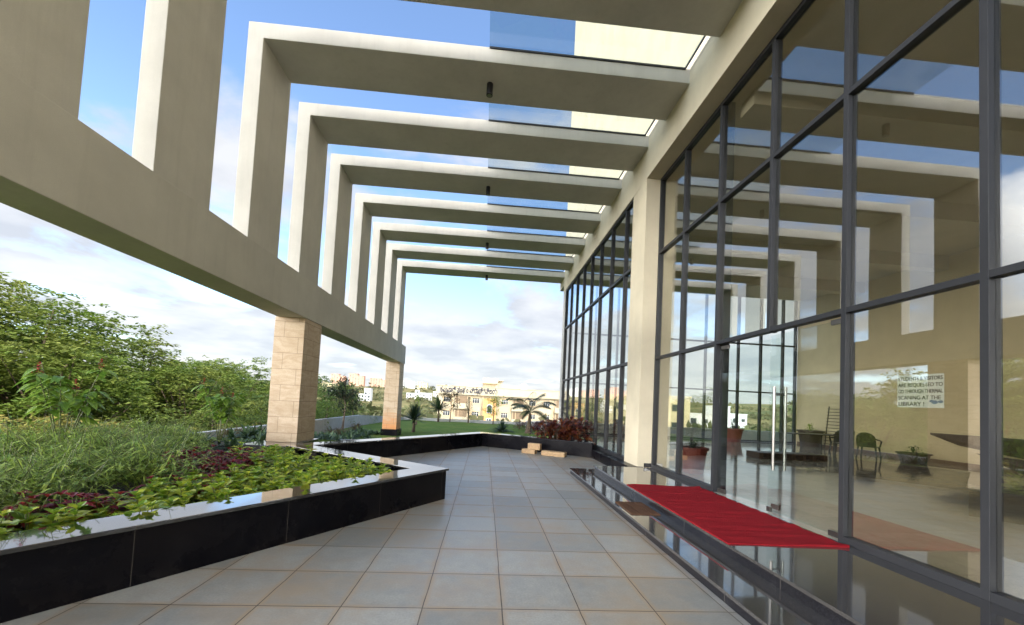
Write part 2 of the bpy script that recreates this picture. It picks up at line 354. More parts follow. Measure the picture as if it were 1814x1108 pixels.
# ------------------------------------------------------------------ mesh helpers
class MB:
    def __init__(s): s.v = []; s.f = []; s.m = []
    def add(s, vs, fs, mi=0):
        o = len(s.v); s.v += [tuple(v) for v in vs]
        for f in fs: s.f.append([i+o for i in f]); s.m.append(mi)
    def box(s, x0, x1, y0, y1, z0, z1, mi=0):
        s.add([(x0,y0,z0),(x1,y0,z0),(x1,y1,z0),(x0,y1,z0),(x0,y0,z1),(x1,y0,z1),(x1,y1,z1),(x0,y1,z1)],
              [(0,3,2,1),(4,5,6,7),(0,1,5,4),(1,2,6,5),(2,3,7,6),(3,0,4,7)], mi)
    def prism(s, poly, z0, z1, mi=0):
        a = sum(poly[i][0]*poly[(i+1) % len(poly)][1]-poly[(i+1) % len(poly)][0]*poly[i][1] for i in range(len(poly)))
        if a < 0: poly = poly[::-1]
        n = len(poly)
        s.add([(p[0], p[1], z0) for p in poly]+[(p[0], p[1], z1) for p in poly],
              [tuple(range(n-1, -1, -1)), tuple(range(n, 2*n))]+[(i, (i+1) % n, n+(i+1) % n, n+i) for i in range(n)], mi)
    def prism_y(s, poly, y0, y1, mi=0):        # polygon in (x, z), extruded along y
        a = sum(poly[i][0]*poly[(i+1) % len(poly)][1]-poly[(i+1) % len(poly)][0]*poly[i][1] for i in range(len(poly)))
        if a < 0: poly = poly[::-1]
        n = len(poly)
        s.add([(p[0], y0, p[1]) for p in poly]+[(p[0], y1, p[1]) for p in poly],
              [tuple(range(n)), tuple(range(2*n-1, n-1, -1))]+[(i, n+i, n+(i+1) % n, (i+1) % n) for i in range(n)], mi)
    def tube(s, pts, rad, seg=7, mi=0, cap=True):
        pts = [Vector(p) for p in pts]; n = len(pts)
        if isinstance(rad, (int, float)): rad = [rad]*n
        o = len(s.v)
        for i, p in enumerate(pts):
            d = (pts[min(i+1, n-1)]-pts[max(i-1, 0)]).normalized()
            a = d.orthogonal().normalized() if i == 0 else (a - d*a.dot(d)).normalized()
            b = d.cross(a)
            for k in range(seg):
                t = 2*math.pi*k/seg; s.v.append(tuple(p+(a*math.cos(t)+b*math.sin(t))*rad[i]))
        for i in range(n-1):
            for k in range(seg):
                s.f.append([o+i*seg+k, o+i*seg+(k+1) % seg, o+(i+1)*seg+(k+1) % seg, o+(i+1)*seg+k]); s.m.append(mi)
        if cap:
            s.f.append([o+k for k in range(seg-1, -1, -1)]); s.m.append(mi)
            s.f.append([o+(n-1)*seg+k for k in range(seg)]); s.m.append(mi)
    def lathe(s, c, prof, seg=20, mi=0):
        o = len(s.v); n = len(prof)
        for r, z in prof:
            for k in range(seg):
                t = 2*math.pi*k/seg; s.v.append((c[0]+r*math.cos(t), c[1]+r*math.sin(t), c[2]+z))
        for i in range(n-1):
            for k in range(seg):
                s.f.append([o+i*seg+k, o+i*seg+(k+1) % seg, o+(i+1)*seg+(k+1) % seg, o+(i+1)*seg+k]); s.m.append(mi)
        s.f.append([o+k for k in range(seg-1, -1, -1)]); s.m.append(mi)
        s.f.append([o+(n-1)*seg+k for k in range(seg)]); s.m.append(mi)
    def leaf(s, p, d, up, ln, w, droop=.3, fold=.15, mi=0, n=3, shape=None):
        d = d.normalized(); side = d.cross(up)
        if side.length < 1e-4: side = d.orthogonal()
        side.normalize(); nn = side.cross(d).normalized()
        prof = shape or ([.0, .85, .9, .0] if n == 3 else [0, .7, 1, .75, 0])
        rows = []
        for i in range(n+1):
            t = i/n
            c = Vector(p)+d*(ln*t)-nn*(0)+Vector((0, 0, -droop*ln*t*t))
            ww = w*.5*prof[i]
            rows.append((c-side*ww+nn*(fold*ww), c, c+side*ww+nn*(fold*ww)))
        o = len(s.v)
        for r in rows: s.v += [tuple(q) for q in r]
        for i in range(n):
            a = o+3*i
            for q in ((a, a+1, a+4, a+3), (a+1, a+2, a+5, a+4)):
                s.f.append(list(q)); s.m.append(mi)
    def quad_leaf(s, p, d, side, ln, w, mi=0):
        a = Vector(p); o = len(s.v)
        e = d*ln; m = a+e*.5
        s.v += [tuple(a), tuple(m+side*w*.5), tuple(a+e), tuple(m-side*w*.5)]
        s.f.append([o, o+1, o+2, o+3]); s.m.append(mi)
    def build(s, name, mats, parent=None, loc=None, bevel=0, smooth=False):
        if not isinstance(mats, (list, tuple)): mats = [mats]
        loc = Vector(loc) if loc is not None else Vector((0, 0, 0))
        me = bpy.data.meshes.new(name)
        me.from_pydata([(v[0]-loc.x, v[1]-loc.y, v[2]-loc.z) for v in s.v], [], s.f)
        for m in mats: me.materials.append(MAT[m] if isinstance(m, str) else m)
        if len(mats) > 1: me.polygons.foreach_set("material_index", s.m)
        if smooth: me.polygons.foreach_set("use_smooth", [True]*len(me.polygons))
        me.update()
        if bevel:
            bm = bmesh.new(); bm.from_mesh(me)
            bmesh.ops.recalc_face_normals(bm, faces=bm.faces)
            ed = [e for e in bm.edges if len(e.link_faces) == 2 and e.calc_face_angle(0) > .5]
            bmesh.ops.bevel(bm, geom=ed, offset=bevel, segments=2, affect='EDGES', profile=.6)
            bm.to_mesh(me); bm.free()
        o = bpy.data.objects.new(name, me); COL.objects.link(o)
        if parent is not None:
            o.parent = parent
            o.location = loc-(parent.location if parent.parent is None else Vector((0, 0, 0)))
        else: o.location = loc
        return o
def tag(o, label=None, cat=None, group=None, kind=None):
    if label: o["label"] = label
    if cat: o["category"] = cat
    if group: o["group"] = group
    if kind: o["kind"] = kind
    return o
def thing(name, loc, label, cat, group=None):
    o = bpy.data.objects.new(name, None); COL.objects.link(o); o.location = loc; o.empty_display_size = .2
    return tag(o, label, cat, group)
def part(mb, name, mats, parent, bevel=0, smooth=False):
    """a part modelled in world coordinates under an unrotated Empty at parent.location"""
    return mb.build(name, mats, parent, loc=parent.location, bevel=bevel, smooth=smooth) if parent.parent is None else mb.build(name, mats, parent, bevel=bevel, smooth=smooth)
def bx(*a):
    m = MB(); m.box(*a); return m
def sub(mb, name, mats, parent, bevel=0, smooth=False):
    """a sub-part modelled in world coordinates: its parent part already sits at the thing's origin"""
    root = parent.parent
    o = mb.build(name, mats, None, loc=root.location, bevel=bevel, smooth=smooth)
    o.parent = parent; o.location = (0, 0, 0); return o
def copy_tree(o, parent=None):
    c = o.copy(); COL.objects.link(c)
    if parent is not None: c.parent = parent
    for ch in list(o.children): copy_tree(ch, c)
    return c
def text_mesh(body, size, name, bold=0):
    c = bpy.data.curves.new(name, 'FONT'); c.body = body; c.size = size; c.offset = bold
    o = bpy.data.objects.new(name, c); COL.objects.link(o)
    bpy.context.view_layer.update()
    dg = bpy.context.evaluated_depsgraph_get()
    me = bpy.data.meshes.new_from_object(o.evaluated_get(dg))
    vs = [tuple(v.co) for v in me.vertices]; fs = [tuple(p.vertices) for p in me.polygons]
    COL.objects.unlink(o); bpy.data.objects.remove(o); bpy.data.curves.remove(c); bpy.data.meshes.remove(me)
    return vs, fs

rnd = random.Random(7)
ORD = ["farthest", "second from the far end", "third from the far end", "fourth from the far end", "fifth from the far end",
       "sixth from the far end", "seventh from the far end", "eighth from the far end", "ninth from the far end", "tenth from the far end"]

# ------------------------------------------------------------------ ground
def sm(t): t = max(0, min(1, t)); return t*t*(3-2*t)
def terrain_z(x, y):
    dx = max(-7.6-x, 0, x-34); dy = max(-60-y, 0, y-33.6); d = math.hypot(dx, dy)
    r = math.hypot(x, y)
    z = -1.0-1.9*sm(d/10)
    if x < -7.6: z -= 1.6*sm((-7.6-x)/9)*sm((60-y)/25)
    z += -5.0*sm((r-95)/80) + 6.0*sm((r-250)/250) + 24*sm((r-450)/450)
    z += (2.2*math.sin(x*.011+1)*math.cos(y*.009)+1.5*math.sin(x*.027+y*.021))*sm((r-150)/250)
    return z
mb = MB()
rs = [0, 5, 9, 13, 18, 24, 30, 36, 44, 54, 66, 80, 95, 112, 132, 155, 180, 210, 245, 285, 330, 385, 450, 525, 610, 700, 800, 950, 1200, 1700, 2600, 4200]
NS = 96
mb.v.append((0, 0, terrain_z(0, 0)))
for r in rs[1:]:
    for k in range(NS):
        a = 2*math.pi*k/NS; x, y = r*math.sin(a), r*math.cos(a)
        mb.v.append((x, y, terrain_z(x, y)))
for k in range(NS): mb.f.append([0, 1+(k+1) % NS, 1+k]); mb.m.append(0)
for i in range(len(rs)-2):
    for k in range(NS):
        a = 1+i*NS; b = a+NS
        mb.f.append([a+k, a+(k+1) % NS, b+(k+1) % NS, b+k]); mb.m.append(0)
o = mb.build("ground", 'terrain', smooth=True); tag(o, kind="structure")

mb = MB(); mb.add([(-5.6, -8, 0), (3.45, -8, 0), (3.45, 14.4, 0), (-5.6, 14.4, 0)], [(0, 1, 2, 3)])
tag(mb.build("pavement", 'kota'), kind="structure")

# ------------------------------------------------------------------ planters and lawn
TIP = (-.51, 6.39); A0 = (-4.93, 0.0); V = (-3.70, 8.70); Q1 = (.0, 13.93); Q2 = (3.37, 12.05)
def offs(p, q, d):           # line p-q shifted to its left by d
    dx, dy = q[0]-p[0], q[1]-p[1]; l = math.hypot(dx, dy); n = (-dy/l*d, dx/l*d)
    return (p[0]+n[0], p[1]+n[1]), (q[0]+n[0], q[1]+n[1])
def isect(a, b, c, d):
    x1, y1, x2, y2, x3, y3, x4, y4 = *a, *b, *c, *d
    den = (x1-x2)*(y3-y4)-(y1-y2)*(x3-x4)
    t = ((x1-x3)*(y3-y4)-(y1-y3)*(x3-x4))/den
    return (x1+t*(x2-x1), y1+t*(y2-y1))
CW = .42
f1 = offs(A0, TIP, CW); f2 = offs(TIP, V, CW)
TIPi = isect(*f1, *f2); A0i = f1[0]
Vi = isect(*f2, (-4.0, 0), (-4.0, 20))
pl = thing("planter", (-3.2, 4.6, 0), "large bed clad in black granite with a pointed corner, in the left foreground", "planter")
w = MB()
a_, b_ = offs(A0, TIP, .03); c_, d_ = offs(TIP, V, .03); tipw = isect(a_, b_, c_, d_)
w.prism([a_, tipw, d_, offs(TIP, V, .2)[1], isect(*offs(A0, TIP, .2), *offs(TIP, V, .2)), offs(A0, TIP, .2)[0]], -.05, .445)
part(w, "wall_cladding", 'black_honed', pl)
w = MB(); w.prism([A0, TIP, V, Vi, TIPi, A0i], .445, .48)
part(w, "coping", 'black_granite', pl, bevel=.004)
w = MB()
BEDZ = .24
soil_poly = [(-7.4, -.5), (A0i[0]-.35, -.5), A0i, TIPi, Vi, (-4.05, 9.0), (-4.85, 9.0), (-4.85, 9.6), (-7.4, 9.6)]
w.prism(soil_poly, -.1, BEDZ)
part(w, "soil", 'soil', pl)

g1 = offs(V, Q1, CW); g2 = offs(Q1, Q2, CW); Q1i = isect(*g1, *g2)
gd = thing("planter", (0, 13.2, 0), "long black granite wall with a bend, holding the lawn behind the paving", "planter")
w = MB(); h1 = offs(V, Q1, .03); h2 = offs(Q1, Q2, .03); h1b = offs(V, Q1, .2); h2b = offs(Q1, Q2, .2)
w.prism([h1[0], isect(*h1, *h2), h2[1], h2b[1], isect(*h1b, *h2b), h1b[0]], -.05, .425)
part(w, "wall_cladding", 'black_honed', gd)
w = MB(); w.prism([V, Q1, Q2, g2[1], Q1i, g1[0]], .425, .46)
part(w, "coping", 'black_granite', gd, bevel=.004)
w = MB()
for i in (0, 1):
    w.prism([h2[1], (3.385, 12.0+.2*i), (3.385, 12.3), h2b[1]], -.05, .44) if i == 0 else None
part(w, "end_block", 'black_honed', gd)

def lawn_start(x):
    if x < V[0]: return 9.3
    if x < 0: return V[1]+(x-V[0])*(Q1[1]-V[1])/(Q1[0]-V[0])+.35
    return Q1[1]+(x-Q1[0])*(Q2[1]-Q1[1])/(Q2[0]-Q1[0])+.3
def lawn_z(x, y):
    if x > 3.4: return -.25
    ys = lawn_start(x); t = sm((y-ys)/6.5)
    return .40-.65*t+.02*math.sin(x*1.7+y*.9)*min(1, (y-ys)/2)
mb = MB()
xs = [-7.4+.36*i for i in range(31)]
xs[-1] = 3.4
NY = 30
for x in xs:
    ys = lawn_start(x)
    for j in range(NY+1):
        y = ys+(33-ys)*(j/NY)**1.3; mb.v.append((x, y, lawn_z(x, y)))
for i in range(len(xs)-1):
    for j in range(NY):
        a = i*(NY+1)+j; mb.f.append([a, a+NY+1, a+NY+2, a+1]); mb.m.append(0)
mb.add([(3.4, 19.6, -.25), (32, 19.6, -.25), (32, 33, -.25), (3.4, 33, -.25)], [(0, 1, 2, 3)])
tag(mb.build("lawn", 'lawn', smooth=True), kind="structure")
mb = MB()
for i in range(30000):
    x = rnd.uniform(-4.6, 3.3); ys = lawn_start(x)+.08; y = ys+abs(rnd.gauss(0, 4.5))
    if y > 30: continue
    z = lawn_z(x, y)-.005; a = rnd.uniform(0, 6.28); s_ = Vector((math.cos(a), math.sin(a), 0))
    d = Vector((rnd.gauss(0, .35), rnd.gauss(0, .35), 1)); h = rnd.uniform(.025, .055)
    p = Vector((x, y, z)); o_ = len(mb.v)
    mb.v += [tuple(p-s_*.006), tuple(p+s_*.006), tuple(p+d*h)]; mb.f.append([o_, o_+1, o_+2]); mb.m.append(0)
tag(mb.build("grass", 'grass_blade'), kind="stuff")

# garden boundary walls
mb = MB()
pts = [(-7.55, -2), (-7.55, 25.0), (-6.6, 32.9)]
for i in range(2):
    (x0, y0), (x1, y1) = pts[i], pts[i+1]; zt = (.36, .36) if i == 0 else (.36, -.05)
    mb.add([(x0-.2, y0, -2.2), (x0, y0, -2.2), (x1, y1, -2.2), (x1-.2, y1, -2.2), (x0-.2, y0, zt[0]), (x0, y0, zt[0]), (x1, y1, zt[1]), (x1-.2, y1, zt[1])],
           [(0, 3, 2, 1), (4, 5, 6, 7), (0, 1, 5, 4), (1, 2, 6, 5), (2, 3, 7, 6), (3, 0, 4, 7)])
o = mb.build("boundary_wall", 'grey_stone', loc=(-7.5, 12, 0)); tag(o, "low grey boundary wall running along the left edge of the garden bed", "wall")
o = bx(-6.6, 9.0, 33.0, 33.25, -1.9, -.03).build("boundary_wall", 'grey_stone', loc=(1, 33, -.5)); tag(o, "low grey kerb wall closing the far edge of the lawn", "wall")
mb = MB(); mb.box(4.2, 30, 20.5, 20.72, -.6, .66); mb.box(4.15, 30, 20.46, 20.76, .66, .70)
o = mb.build("garden_wall", 'white', loc=(14, 20.6, 0)); tag(o, "low white garden wall seen outside the far lobby glass", "wall")
o = bx(3.0, 4.3, 28.0, 28.2, -.6, .35).build("garden_wall", 'white', loc=(3.6, 28.1, -.3)); tag(o, "short pale wall stub behind the palm beside the glass corner", "wall")
mb = MB(); mb.box(3.64, 32, 18.7, 20.46, -.4, .2)
tag(mb.build("path", 'grey_stone'), kind="structure")

# ------------------------------------------------------------------ steps
st = thing("entrance_steps", (3.0, 5, 0), "two polished grey granite steps up to the glass entrance", "steps")
w = MB(); w.box(2.08, 3.9, -6, 9.17, -.05, .085); part(w, "lower_riser", 'riser_granite', st)
w = MB(); w.box(2.05, 3.9, -6.0, 9.20, .085, .115); part(w, "lower_tread", 'step_granite', st, bevel=.004)
w = MB(); w.box(2.57, 3.9, -6.0, 8.86, .115, .21); part(w, "upper_riser", 'riser_granite', st)
w = MB(); w.box(2.545, 3.93, -6.0, 8.90, .21, .24); part(w, "landing", 'step_granite', st, bevel=.004)

# ------------------------------------------------------------------ pergola frames
ZT, WT, XL, XI, XW = 8.125, .285, -4.53, -4.26, 3.59
FY = [18.90, 16.89, 14.90, 12.84, 10.80, 8.945, 7.05, 5.09, 3.18, 1.25]
FD = 1.005
ORDX = list(ORD)
LAMPED = {0: "the smallest black downlight", 2: "a small black downlight", 4: "a black downlight", 6: "the largest black downlight"}
for i, y in enumerate(FY):
    m = MB()
    m.prism_y([(XL, 4.10), (XI, 4.10), (XI, ZT-WT), (XW+.01, ZT-WT), (XW+.01, ZT), (XL, ZT)], y, y+FD)
    o = m.build("pergola_frame", 'concrete', loc=((XL+XI)/2, y+FD/2, 4.10), bevel=.008)
    lab = "beige concrete pergola frame, %s" % ORD[i]
    if i in LAMPED: lab += ", carrying " + LAMPED[i]
    tag(o, lab, "pergola frame", "concrete pergola frames in a row")
def downlight(i, lab):
    y = FY[i]+FD*.5; c = (-.22, y, ZT-WT)
    t = thing("downlight", c, lab, "downlight", "black downlights under the frames")
    m = MB(); m.lathe((c[0], c[1], c[2]-.24), [(.052, 0), (.062, .003), (.062, .235), (.056, .24)], 24); part(m, "housing", 'blackmetal', t, smooth=False)
    m = MB(); m.lathe((c[0], c[1], c[2]-.236), [(.046, -.006), (.046, .0)], 20); part(m, "lens", 'steel', t)
downlight(6, "black cylinder downlight nearest the camera, under the seventh frame from the far end")
downlight(4, "black cylinder downlight under the fifth frame from the far end")
downlight(2, "small black cylinder downlight under the third frame from the far end")
downlight(0, "tiny black cylinder downlight under the farthest frame")
for i in range(len(FY)-1):
    y0, y1 = FY[i+1]+FD, FY[i]
    t = thing("canopy_panel", (1.6, (y0+y1)/2, ZT), "glass canopy panel in front of the frame that is %s" % ORD[i], "glass panel", "glass canopy panels between the frames")
    m = MB(); m.box(-.25, 3.50, y0-.06, y1+.07, ZT+.004, ZT+.018); part(m, "pane", 'canopy_glass', t)
    m = MB(); m.box(-.25, 3.50, y1-.022, y1-.003, ZT-.03, ZT+.003); m.box(3.478, 3.50, y0, y1-.022, ZT-.03, ZT+.003); part(m, "edge_strip", 'alu', t)

# long beam and pillars
BX0, BX1, BZ0, BZ1 = -4.71, -4.08, 3.24, 4.12
m = MB(); m.box(BX0, BX1, -6, 20.02, BZ0, BZ1)
o = m.build("edge_beam", 'concrete', loc=(-4.4, 7, BZ0), bevel=.01); tag(o, "long beige concrete beam carrying the feet of the pergola frames", "beam")
for (y0, y1, zb, lab) in ((9.06, 9.96, .46, "near sandstone clad pillar standing at the black granite bed"), (19.0, 19.93, .05, "far sandstone clad pillar with an orange stained foot in the lawn")):
    t = thing("stone_pillar", (-4.38, (y0+y1)/2, zb-.4), lab, "pillar", "sandstone pillars under the beam")
    x0, x1 = -4.75, -4.10
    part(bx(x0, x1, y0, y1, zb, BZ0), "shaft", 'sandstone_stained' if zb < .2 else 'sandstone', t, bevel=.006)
    if zb < .2:
        part(bx(x0-.05, x1+.05, y0-.05, y1+.05, -.6, zb), "plinth", 'black_honed', t, bevel=.01)
    else:
        m = MB(); m.prism([(-4.95, 8.45), Vi, V, g1[0], (g1[0][0], 10.1), (-4.95, 10.1)], .1, zb-.004)
        part(m, "plinth", 'step_granite', t, bevel=.004)

# ------------------------------------------------------------------ lobby building
BL = thing("lobby_building", (10, 9, 0), "tall cream building with a double height glass lobby on the right", "building")
ZTOP, ZH = 27.0, 7.09
part(bx(XW, 4.3, -34, 18.9, 8.0, ZTOP), "upper_wall", 'wall', BL)
m = MB(); m.box(XW, 4.3, -.6, 18.9, ZH, 8.0); m.box(XW, 4.3, 18.9, 19.95, 7.45, 8.16); part(m, "fascia", 'wall', BL)
m = MB(); m.box(4.3, 22, 18.3, 18.9, 7.6, ZTOP); m.box(21.4, 22, -34, 18.3, -.5, ZTOP); m.box(4.3, 21.4, -34, -33.4, -.5, ZTOP); part(m, "outer_wall", 'wall', BL)
part(bx(3.6, 22, -34, 18.9, ZTOP, ZTOP+.3), "roof", 'wall', BL)
part(bx(XW, 4.3, 8.97, 9.82, .0, ZH), "column", 'wall', BL, bevel=.008)
part(bx(XW, 4.3, -34, .27, .0, ZH+.9), "south_wall", 'wall', BL)
part(bx(XW+.003, 4.0, 18.45, 18.9, .0, ZH), "corner_post", 'grey_stone', BL)
m = MB(); m.box(3.38, 3.72, 8.92, 18.9, -.1, .245); part(m, "plinth", 'black_honed', BL, bevel=.005)
m = MB(); m.box(3.75, 3.98, 8.955, 8.967, .24, .33); part(m, "skirting", 'black_granite', BL)
# interior shell
m = MB(); m.box(3.9, 15.9, .3, 18.75, .2, .238); part(m, "lobby_floor", 'vitrified', BL)
m = MB(); m.box(15.55, 15.8, .3, 18.7, .238, 7.6); m.box(4.3, 15.55, .05, .3, .238, 7.6); part(m, "lobby_wall", 'inner_wall', BL)
m = MB(); m.box(15.525, 15.549, .3, 18.6, .238, .36); part(m, "lobby_skirting", simple("brown skirting", (.16, .09, .05), .4), BL)
m = MB(); m.box(4.3, 15.55, .3, 18.3, 7.3, 7.6)
for yy in (3.2, 6.2, 9.2, 12.2, 15.2): m.box(4.3, 15.55, yy, yy+.35, 6.85, 7.3)
part(m, "lobby_ceiling", 'ceiling', BL)

# glazing
def glazing(xf, ys, rows, zsill, mw, skip=(), xg=.05, deep=.11):
    """ys: mullion centre lines (ascending), rows: transom centre heights from sill to head"""
    zb, zt = rows[0], rows[-1]
    for y in ys:
        z1 = zt; z0 = zb
        if y in skip: z0 = rows[1]
        part(bx(xf, xf+deep, y-mw/2, y+mw/2, z0, z1), "mullion", 'alu', BL, bevel=.003)
xf = 3.92
ysA = [.31, 1.58, 2.84, 4.08, 5.25, 6.52, 7.77, 8.93]
rowsA = [.24, 2.78, 5.28, 7.07]
for y in ysA:
    z0 = 2.74 if y == 5.25 else .24
    dp = .24 if y in (6.52,) else .12
    part(bx(xf, xf+dp, y-.03, y+.03, z0, 7.09), "mullion", 'alu', BL, bevel=.003)
for r, zc in enumerate(rowsA):
    h = .062
    for i in range(len(ysA)-1):
        y0, y1 = ysA[i]+.03, ysA[i+1]-.03
        if r == 0:
            if 4.0 < y0 < 6.6 and y1 < 6.6: continue
            part(bx(xf+.002, xf+.12, y0, y1, .24, .315), "sill_rail", 'alu', BL, bevel=.003)
        elif r == 3: part(bx(xf+.002, xf+.12, y0, y1, 7.02, 7.09), "head_rail", 'alu', BL)
        else: part(bx(xf+.002, xf+.118, y0, y1, zc-h/2, zc+h/2), "transom", 'alu', BL, bevel=.003)
for i in range(len(ysA)-1):
    y0, y1 = ysA[i]+.03, ysA[i+1]-.03
    for r in range(3):
        if r == 0 and 4.0 < y0 and y1 < 6.6: continue
        z0, z1 = (.31, rowsA[1], rowsA[2])[r]-.0, (rowsA[1], rowsA[2], 7.04)[r]
        part(bx(xf+.052, xf+.060, y0, y1, z0+(.03 if r else 0), z1-.03), "glass_pane", 'glass', BL)
xb = 3.62
ysB = [9.86, 10.44, 11.64, 12.80, 13.95, 15.09, 16.22, 17.34, 18.42]
rowsB = [.27, 2.74, 5.22, 7.06]
for y in ysB: part(bx(xb, xb+.12, y-.03, y+.03, .245, 7.09), "mullion", 'alu', BL)
for i in range(len(ysB)-1):
    y0, y1 = ysB[i]+.03, ysB[i+1]-.03
    for r, zc in enumerate(rowsB):
        if r == 0: part(bx(xb+.002, xb+.12, y0, y1, .246, .33), "sill_rail", 'alu', BL)
        elif r == 3: part(bx(xb+.002, xb+.12, y0, y1, 7.02, 7.09), "head_rail", 'alu', BL)
        else: part(bx(xb+.002, xb+.118, y0, y1, zc-.035, zc+.035), "transom", 'alu', BL)
    for r in range(3):
        z0, z1 = (.325, rowsB[1]+.03, rowsB[2]+.03)[r], (rowsB[1]-.03, rowsB[2]-.03, 7.03)[r]
        part(bx(xb+.052, xb+.060, y0-.005, y1+.005, z0, z1), "glass_pane", 'glass', BL)
# far (north) glass wall of the lobby
xsN = [4.04, 5.2, 6.32, 7.44, 8.56, 9.68, 10.8, 12.5, 13.67, 14.83, 15.5]
for x in xsN: part(bx(x-.035, x+.035, 18.70, 18.86, .24, 7.59), "mullion", 'alu', BL)
for i in range(len(xsN)-1):
    for z in (.28, 2.70, 5.10): part(bx(xsN[i]+.035, xsN[i+1]-.035, 18.703, 18.857, z-.03, z+.03), "transom", 'alu', BL)
    for z0, z1 in ((.31, 2.67), (2.73, 5.07), (5.13, 7.59)):
        part(bx(xsN[i]+.03, xsN[i+1]-.03, 18.80, 18.807, z0, z1), "glass_pane", 'door_glass', BL)
# doors: right leaf shut, left leaf swung inwards
def door(y0, y1, handle_y, ang, hinge):
    xg0, xg1 = xf+.075, xf+.087
    pane = bx(xg0, xg1, y0, y1, .265, 2.70)
    mats = []
    T = Matrix.Translation((xg0, hinge, 0)) @ Matrix.Rotation(ang, 4, 'Z') @ Matrix.Translation((-xg0, -hinge, 0))
    def tr(mb):
        mb.v = [tuple(T @ Vector(v)) for v in mb.v]; return mb
    d = part(tr(pane), "glass_door", 'door_glass', BL)
    if handle_y:
        h = MB()
        for x in (xg0-.075, xg1+.075): h.tube([(x, handle_y, .84), (x, handle_y, 1.97)], .019, 12)
        for z in (.95, 1.86): h.tube([(xg0-.075, handle_y, z), (xg1+.075, handle_y, z)], .011, 8)
        sub(tr(h), "door_handle", 'steel', d, smooth=False)
    hs = 1 if hinge == y0 else -1
    for (yy, z) in ((hinge+hs*.10, .25), (hinge+hs*.10, 2.66)):
        sub(tr(bx(xg0-.012, xg1+.012, yy-.085, yy+.085, z, z+.06)), "patch_fitting", 'patch', d, bevel=.003)
    oth = (y1 if hinge == y0 else y0)
    sub(tr(bx(xg0-.014, xg1+.014, oth-.06 if hinge == y0 else oth, oth if hinge == y0 else oth+.12, .25, .32)), "lock_fitting", 'patch', d, bevel=.003)
door(4.12, 5.29, 5.10, 0, 4.12)
door(5.31, 6.48, None, R(10), 6.48)

# sign taped inside the glass
sg = thing("paper_sign", (3.985, 3.35, 1.87), "white handwritten notice taped inside the glass right of the door", "sign")
SX = 3.984
part(bx(SX, SX+.002, 3.165, 3.555, 1.715, 2.02), "sheet", 'paper', sg)
m = MB()
lines = ["STUDENTS & VISITORS", "ARE REQUESTED TO", "GO THROUGH THERMAL", "SCANING AT THE", "LIBRARY !"]
for i, ln_ in enumerate(lines):
    vs, fs = text_mesh(ln_, .055, "lettering")
    wmax = max(v[0] for v in vs); k = min(1, .37/wmax)*(1 if i in (0, 1, 2) else .96)
    z0 = 2.02-.052-i*.059
    for ox in (0, .0018):
        m.add([(SX-.0012, 3.545-(v[0]*k+ox), z0+v[1]*.9) for v in vs], fs)
part(m, "lettering", 'ink', sg)
m = MB(); m.lathe((0, 0, 0), [(.018, 0), (.018, .0008)], 16)
m2 = MB()
for (yy, zz, ry, rz) in ((3.235, 1.765, .026, .017), (3.19, 1.77, .02, .013), (3.26, 1.775, .018, .012)):
    n = 14; m2.add([(SX-.0012-.0004*ry, yy+ry*math.cos(6.283*k/n), zz+rz*math.sin(6.283*k/n)) for k in range(n)], [tuple(range(n))])
part(m2, "blue_drawing", simple("blue crayon", (.12, .22, .33), .7), sg)

# ------------------------------------------------------------------ carpet, mat, stone blocks
def carpet(x0, x1, y0, y1, z, th, seed):
    m = MB(); r = random.Random(seed); nx, ny = 12, 44
    g = [[None]*(ny+1) for _ in range(nx+1)]
    for i in range(nx+1):
        for j in range(ny+1):
            e = .012*math.sin(j*1.1+seed) if i == nx else 0
            x = x0+(x1-x0)*i/nx+e*.8; y = y0+(y1-y0)*j/ny+(.008*math.sin(i*.9) if j in (0, ny) else 0)
            zz = z+th+.006*math.sin(i*.5+j*1.3+seed)*math.sin(j*.37+1)+.003*math.sin(j*2.3+i*.2)+(.012 if i == nx and j in (0, 1, ny) else 0)
            if x < 2.555: zz = z+th
            g[i][j] = len(m.v); m.v.append((x, y, zz))
    for i in range(nx):
        for j in range(ny): m.f.append([g[i][j], g[i+1][j], g[i+1][j+1], g[i][j+1]]); m.m.append(0)
    rim = [g[i][0] for i in range(nx+1)]+[g[nx][j] for j in range(1, ny+1)]+[g[i][ny] for i in range(nx-1, -1, -1)]+[g[0][j] for j in range(ny-1, 0, -1)]
    base = len(m.v)
    for k in rim: m.v.append((m.v[k][0], m.v[k][1], z+.001))
    n = len(rim)
    for k in range(n): m.f.append([rim[k], base+k, base+(k+1) % n, rim[(k+1) % n]]); m.m.append(0)
    m.f.append([base+k for k in range(n-1, -1, -1)]); m.m.append(0)
    return m
o = carpet(2.552, 3.86, 3.92, 6.80, .24, .014, 3).build("red_carpet", 'carpet', loc=(3.2, 5.36, .24)); tag(o, "red carpet laid on the granite landing before the glass door", "carpet")
m = MB(); m.box(2.10, 2.52, 5.38, 6.06, .116, .122)
for i in range(3): m.box(2.105+.142*i, 2.105+.142*i+.126, 5.385, 6.055, .122, .130)
o = m.build("doormat", 'mat', loc=(2.3, 5.7, .116), bevel=.002); tag(o, "small brown ribbed doormat on the lower granite step", "doormat")
def block(cx, cy, z, l, wd, h, a, lab):
    m = MB(); m.box(-l/2, l/2, -wd/2, wd/2, 0, h)
    o = m.build("stone_block", 'stone_block', bevel=.008); o.location = (cx, cy, z); o.rotation_euler.z = a
    tag(o, lab, "stone block", "buff stone blocks by the black wall")
aw = math.atan2(Q2[1]-Q1[1], Q2[0]-Q1[0])
block(1.50, 12.55, 0, .44, .24, .13, aw+.05, "short buff stone block on the paving, left one under the top block")
block(2.22, 12.15, 0, .74, .26, .135, aw+.02, "long buff stone block on the paving, right of the other two")
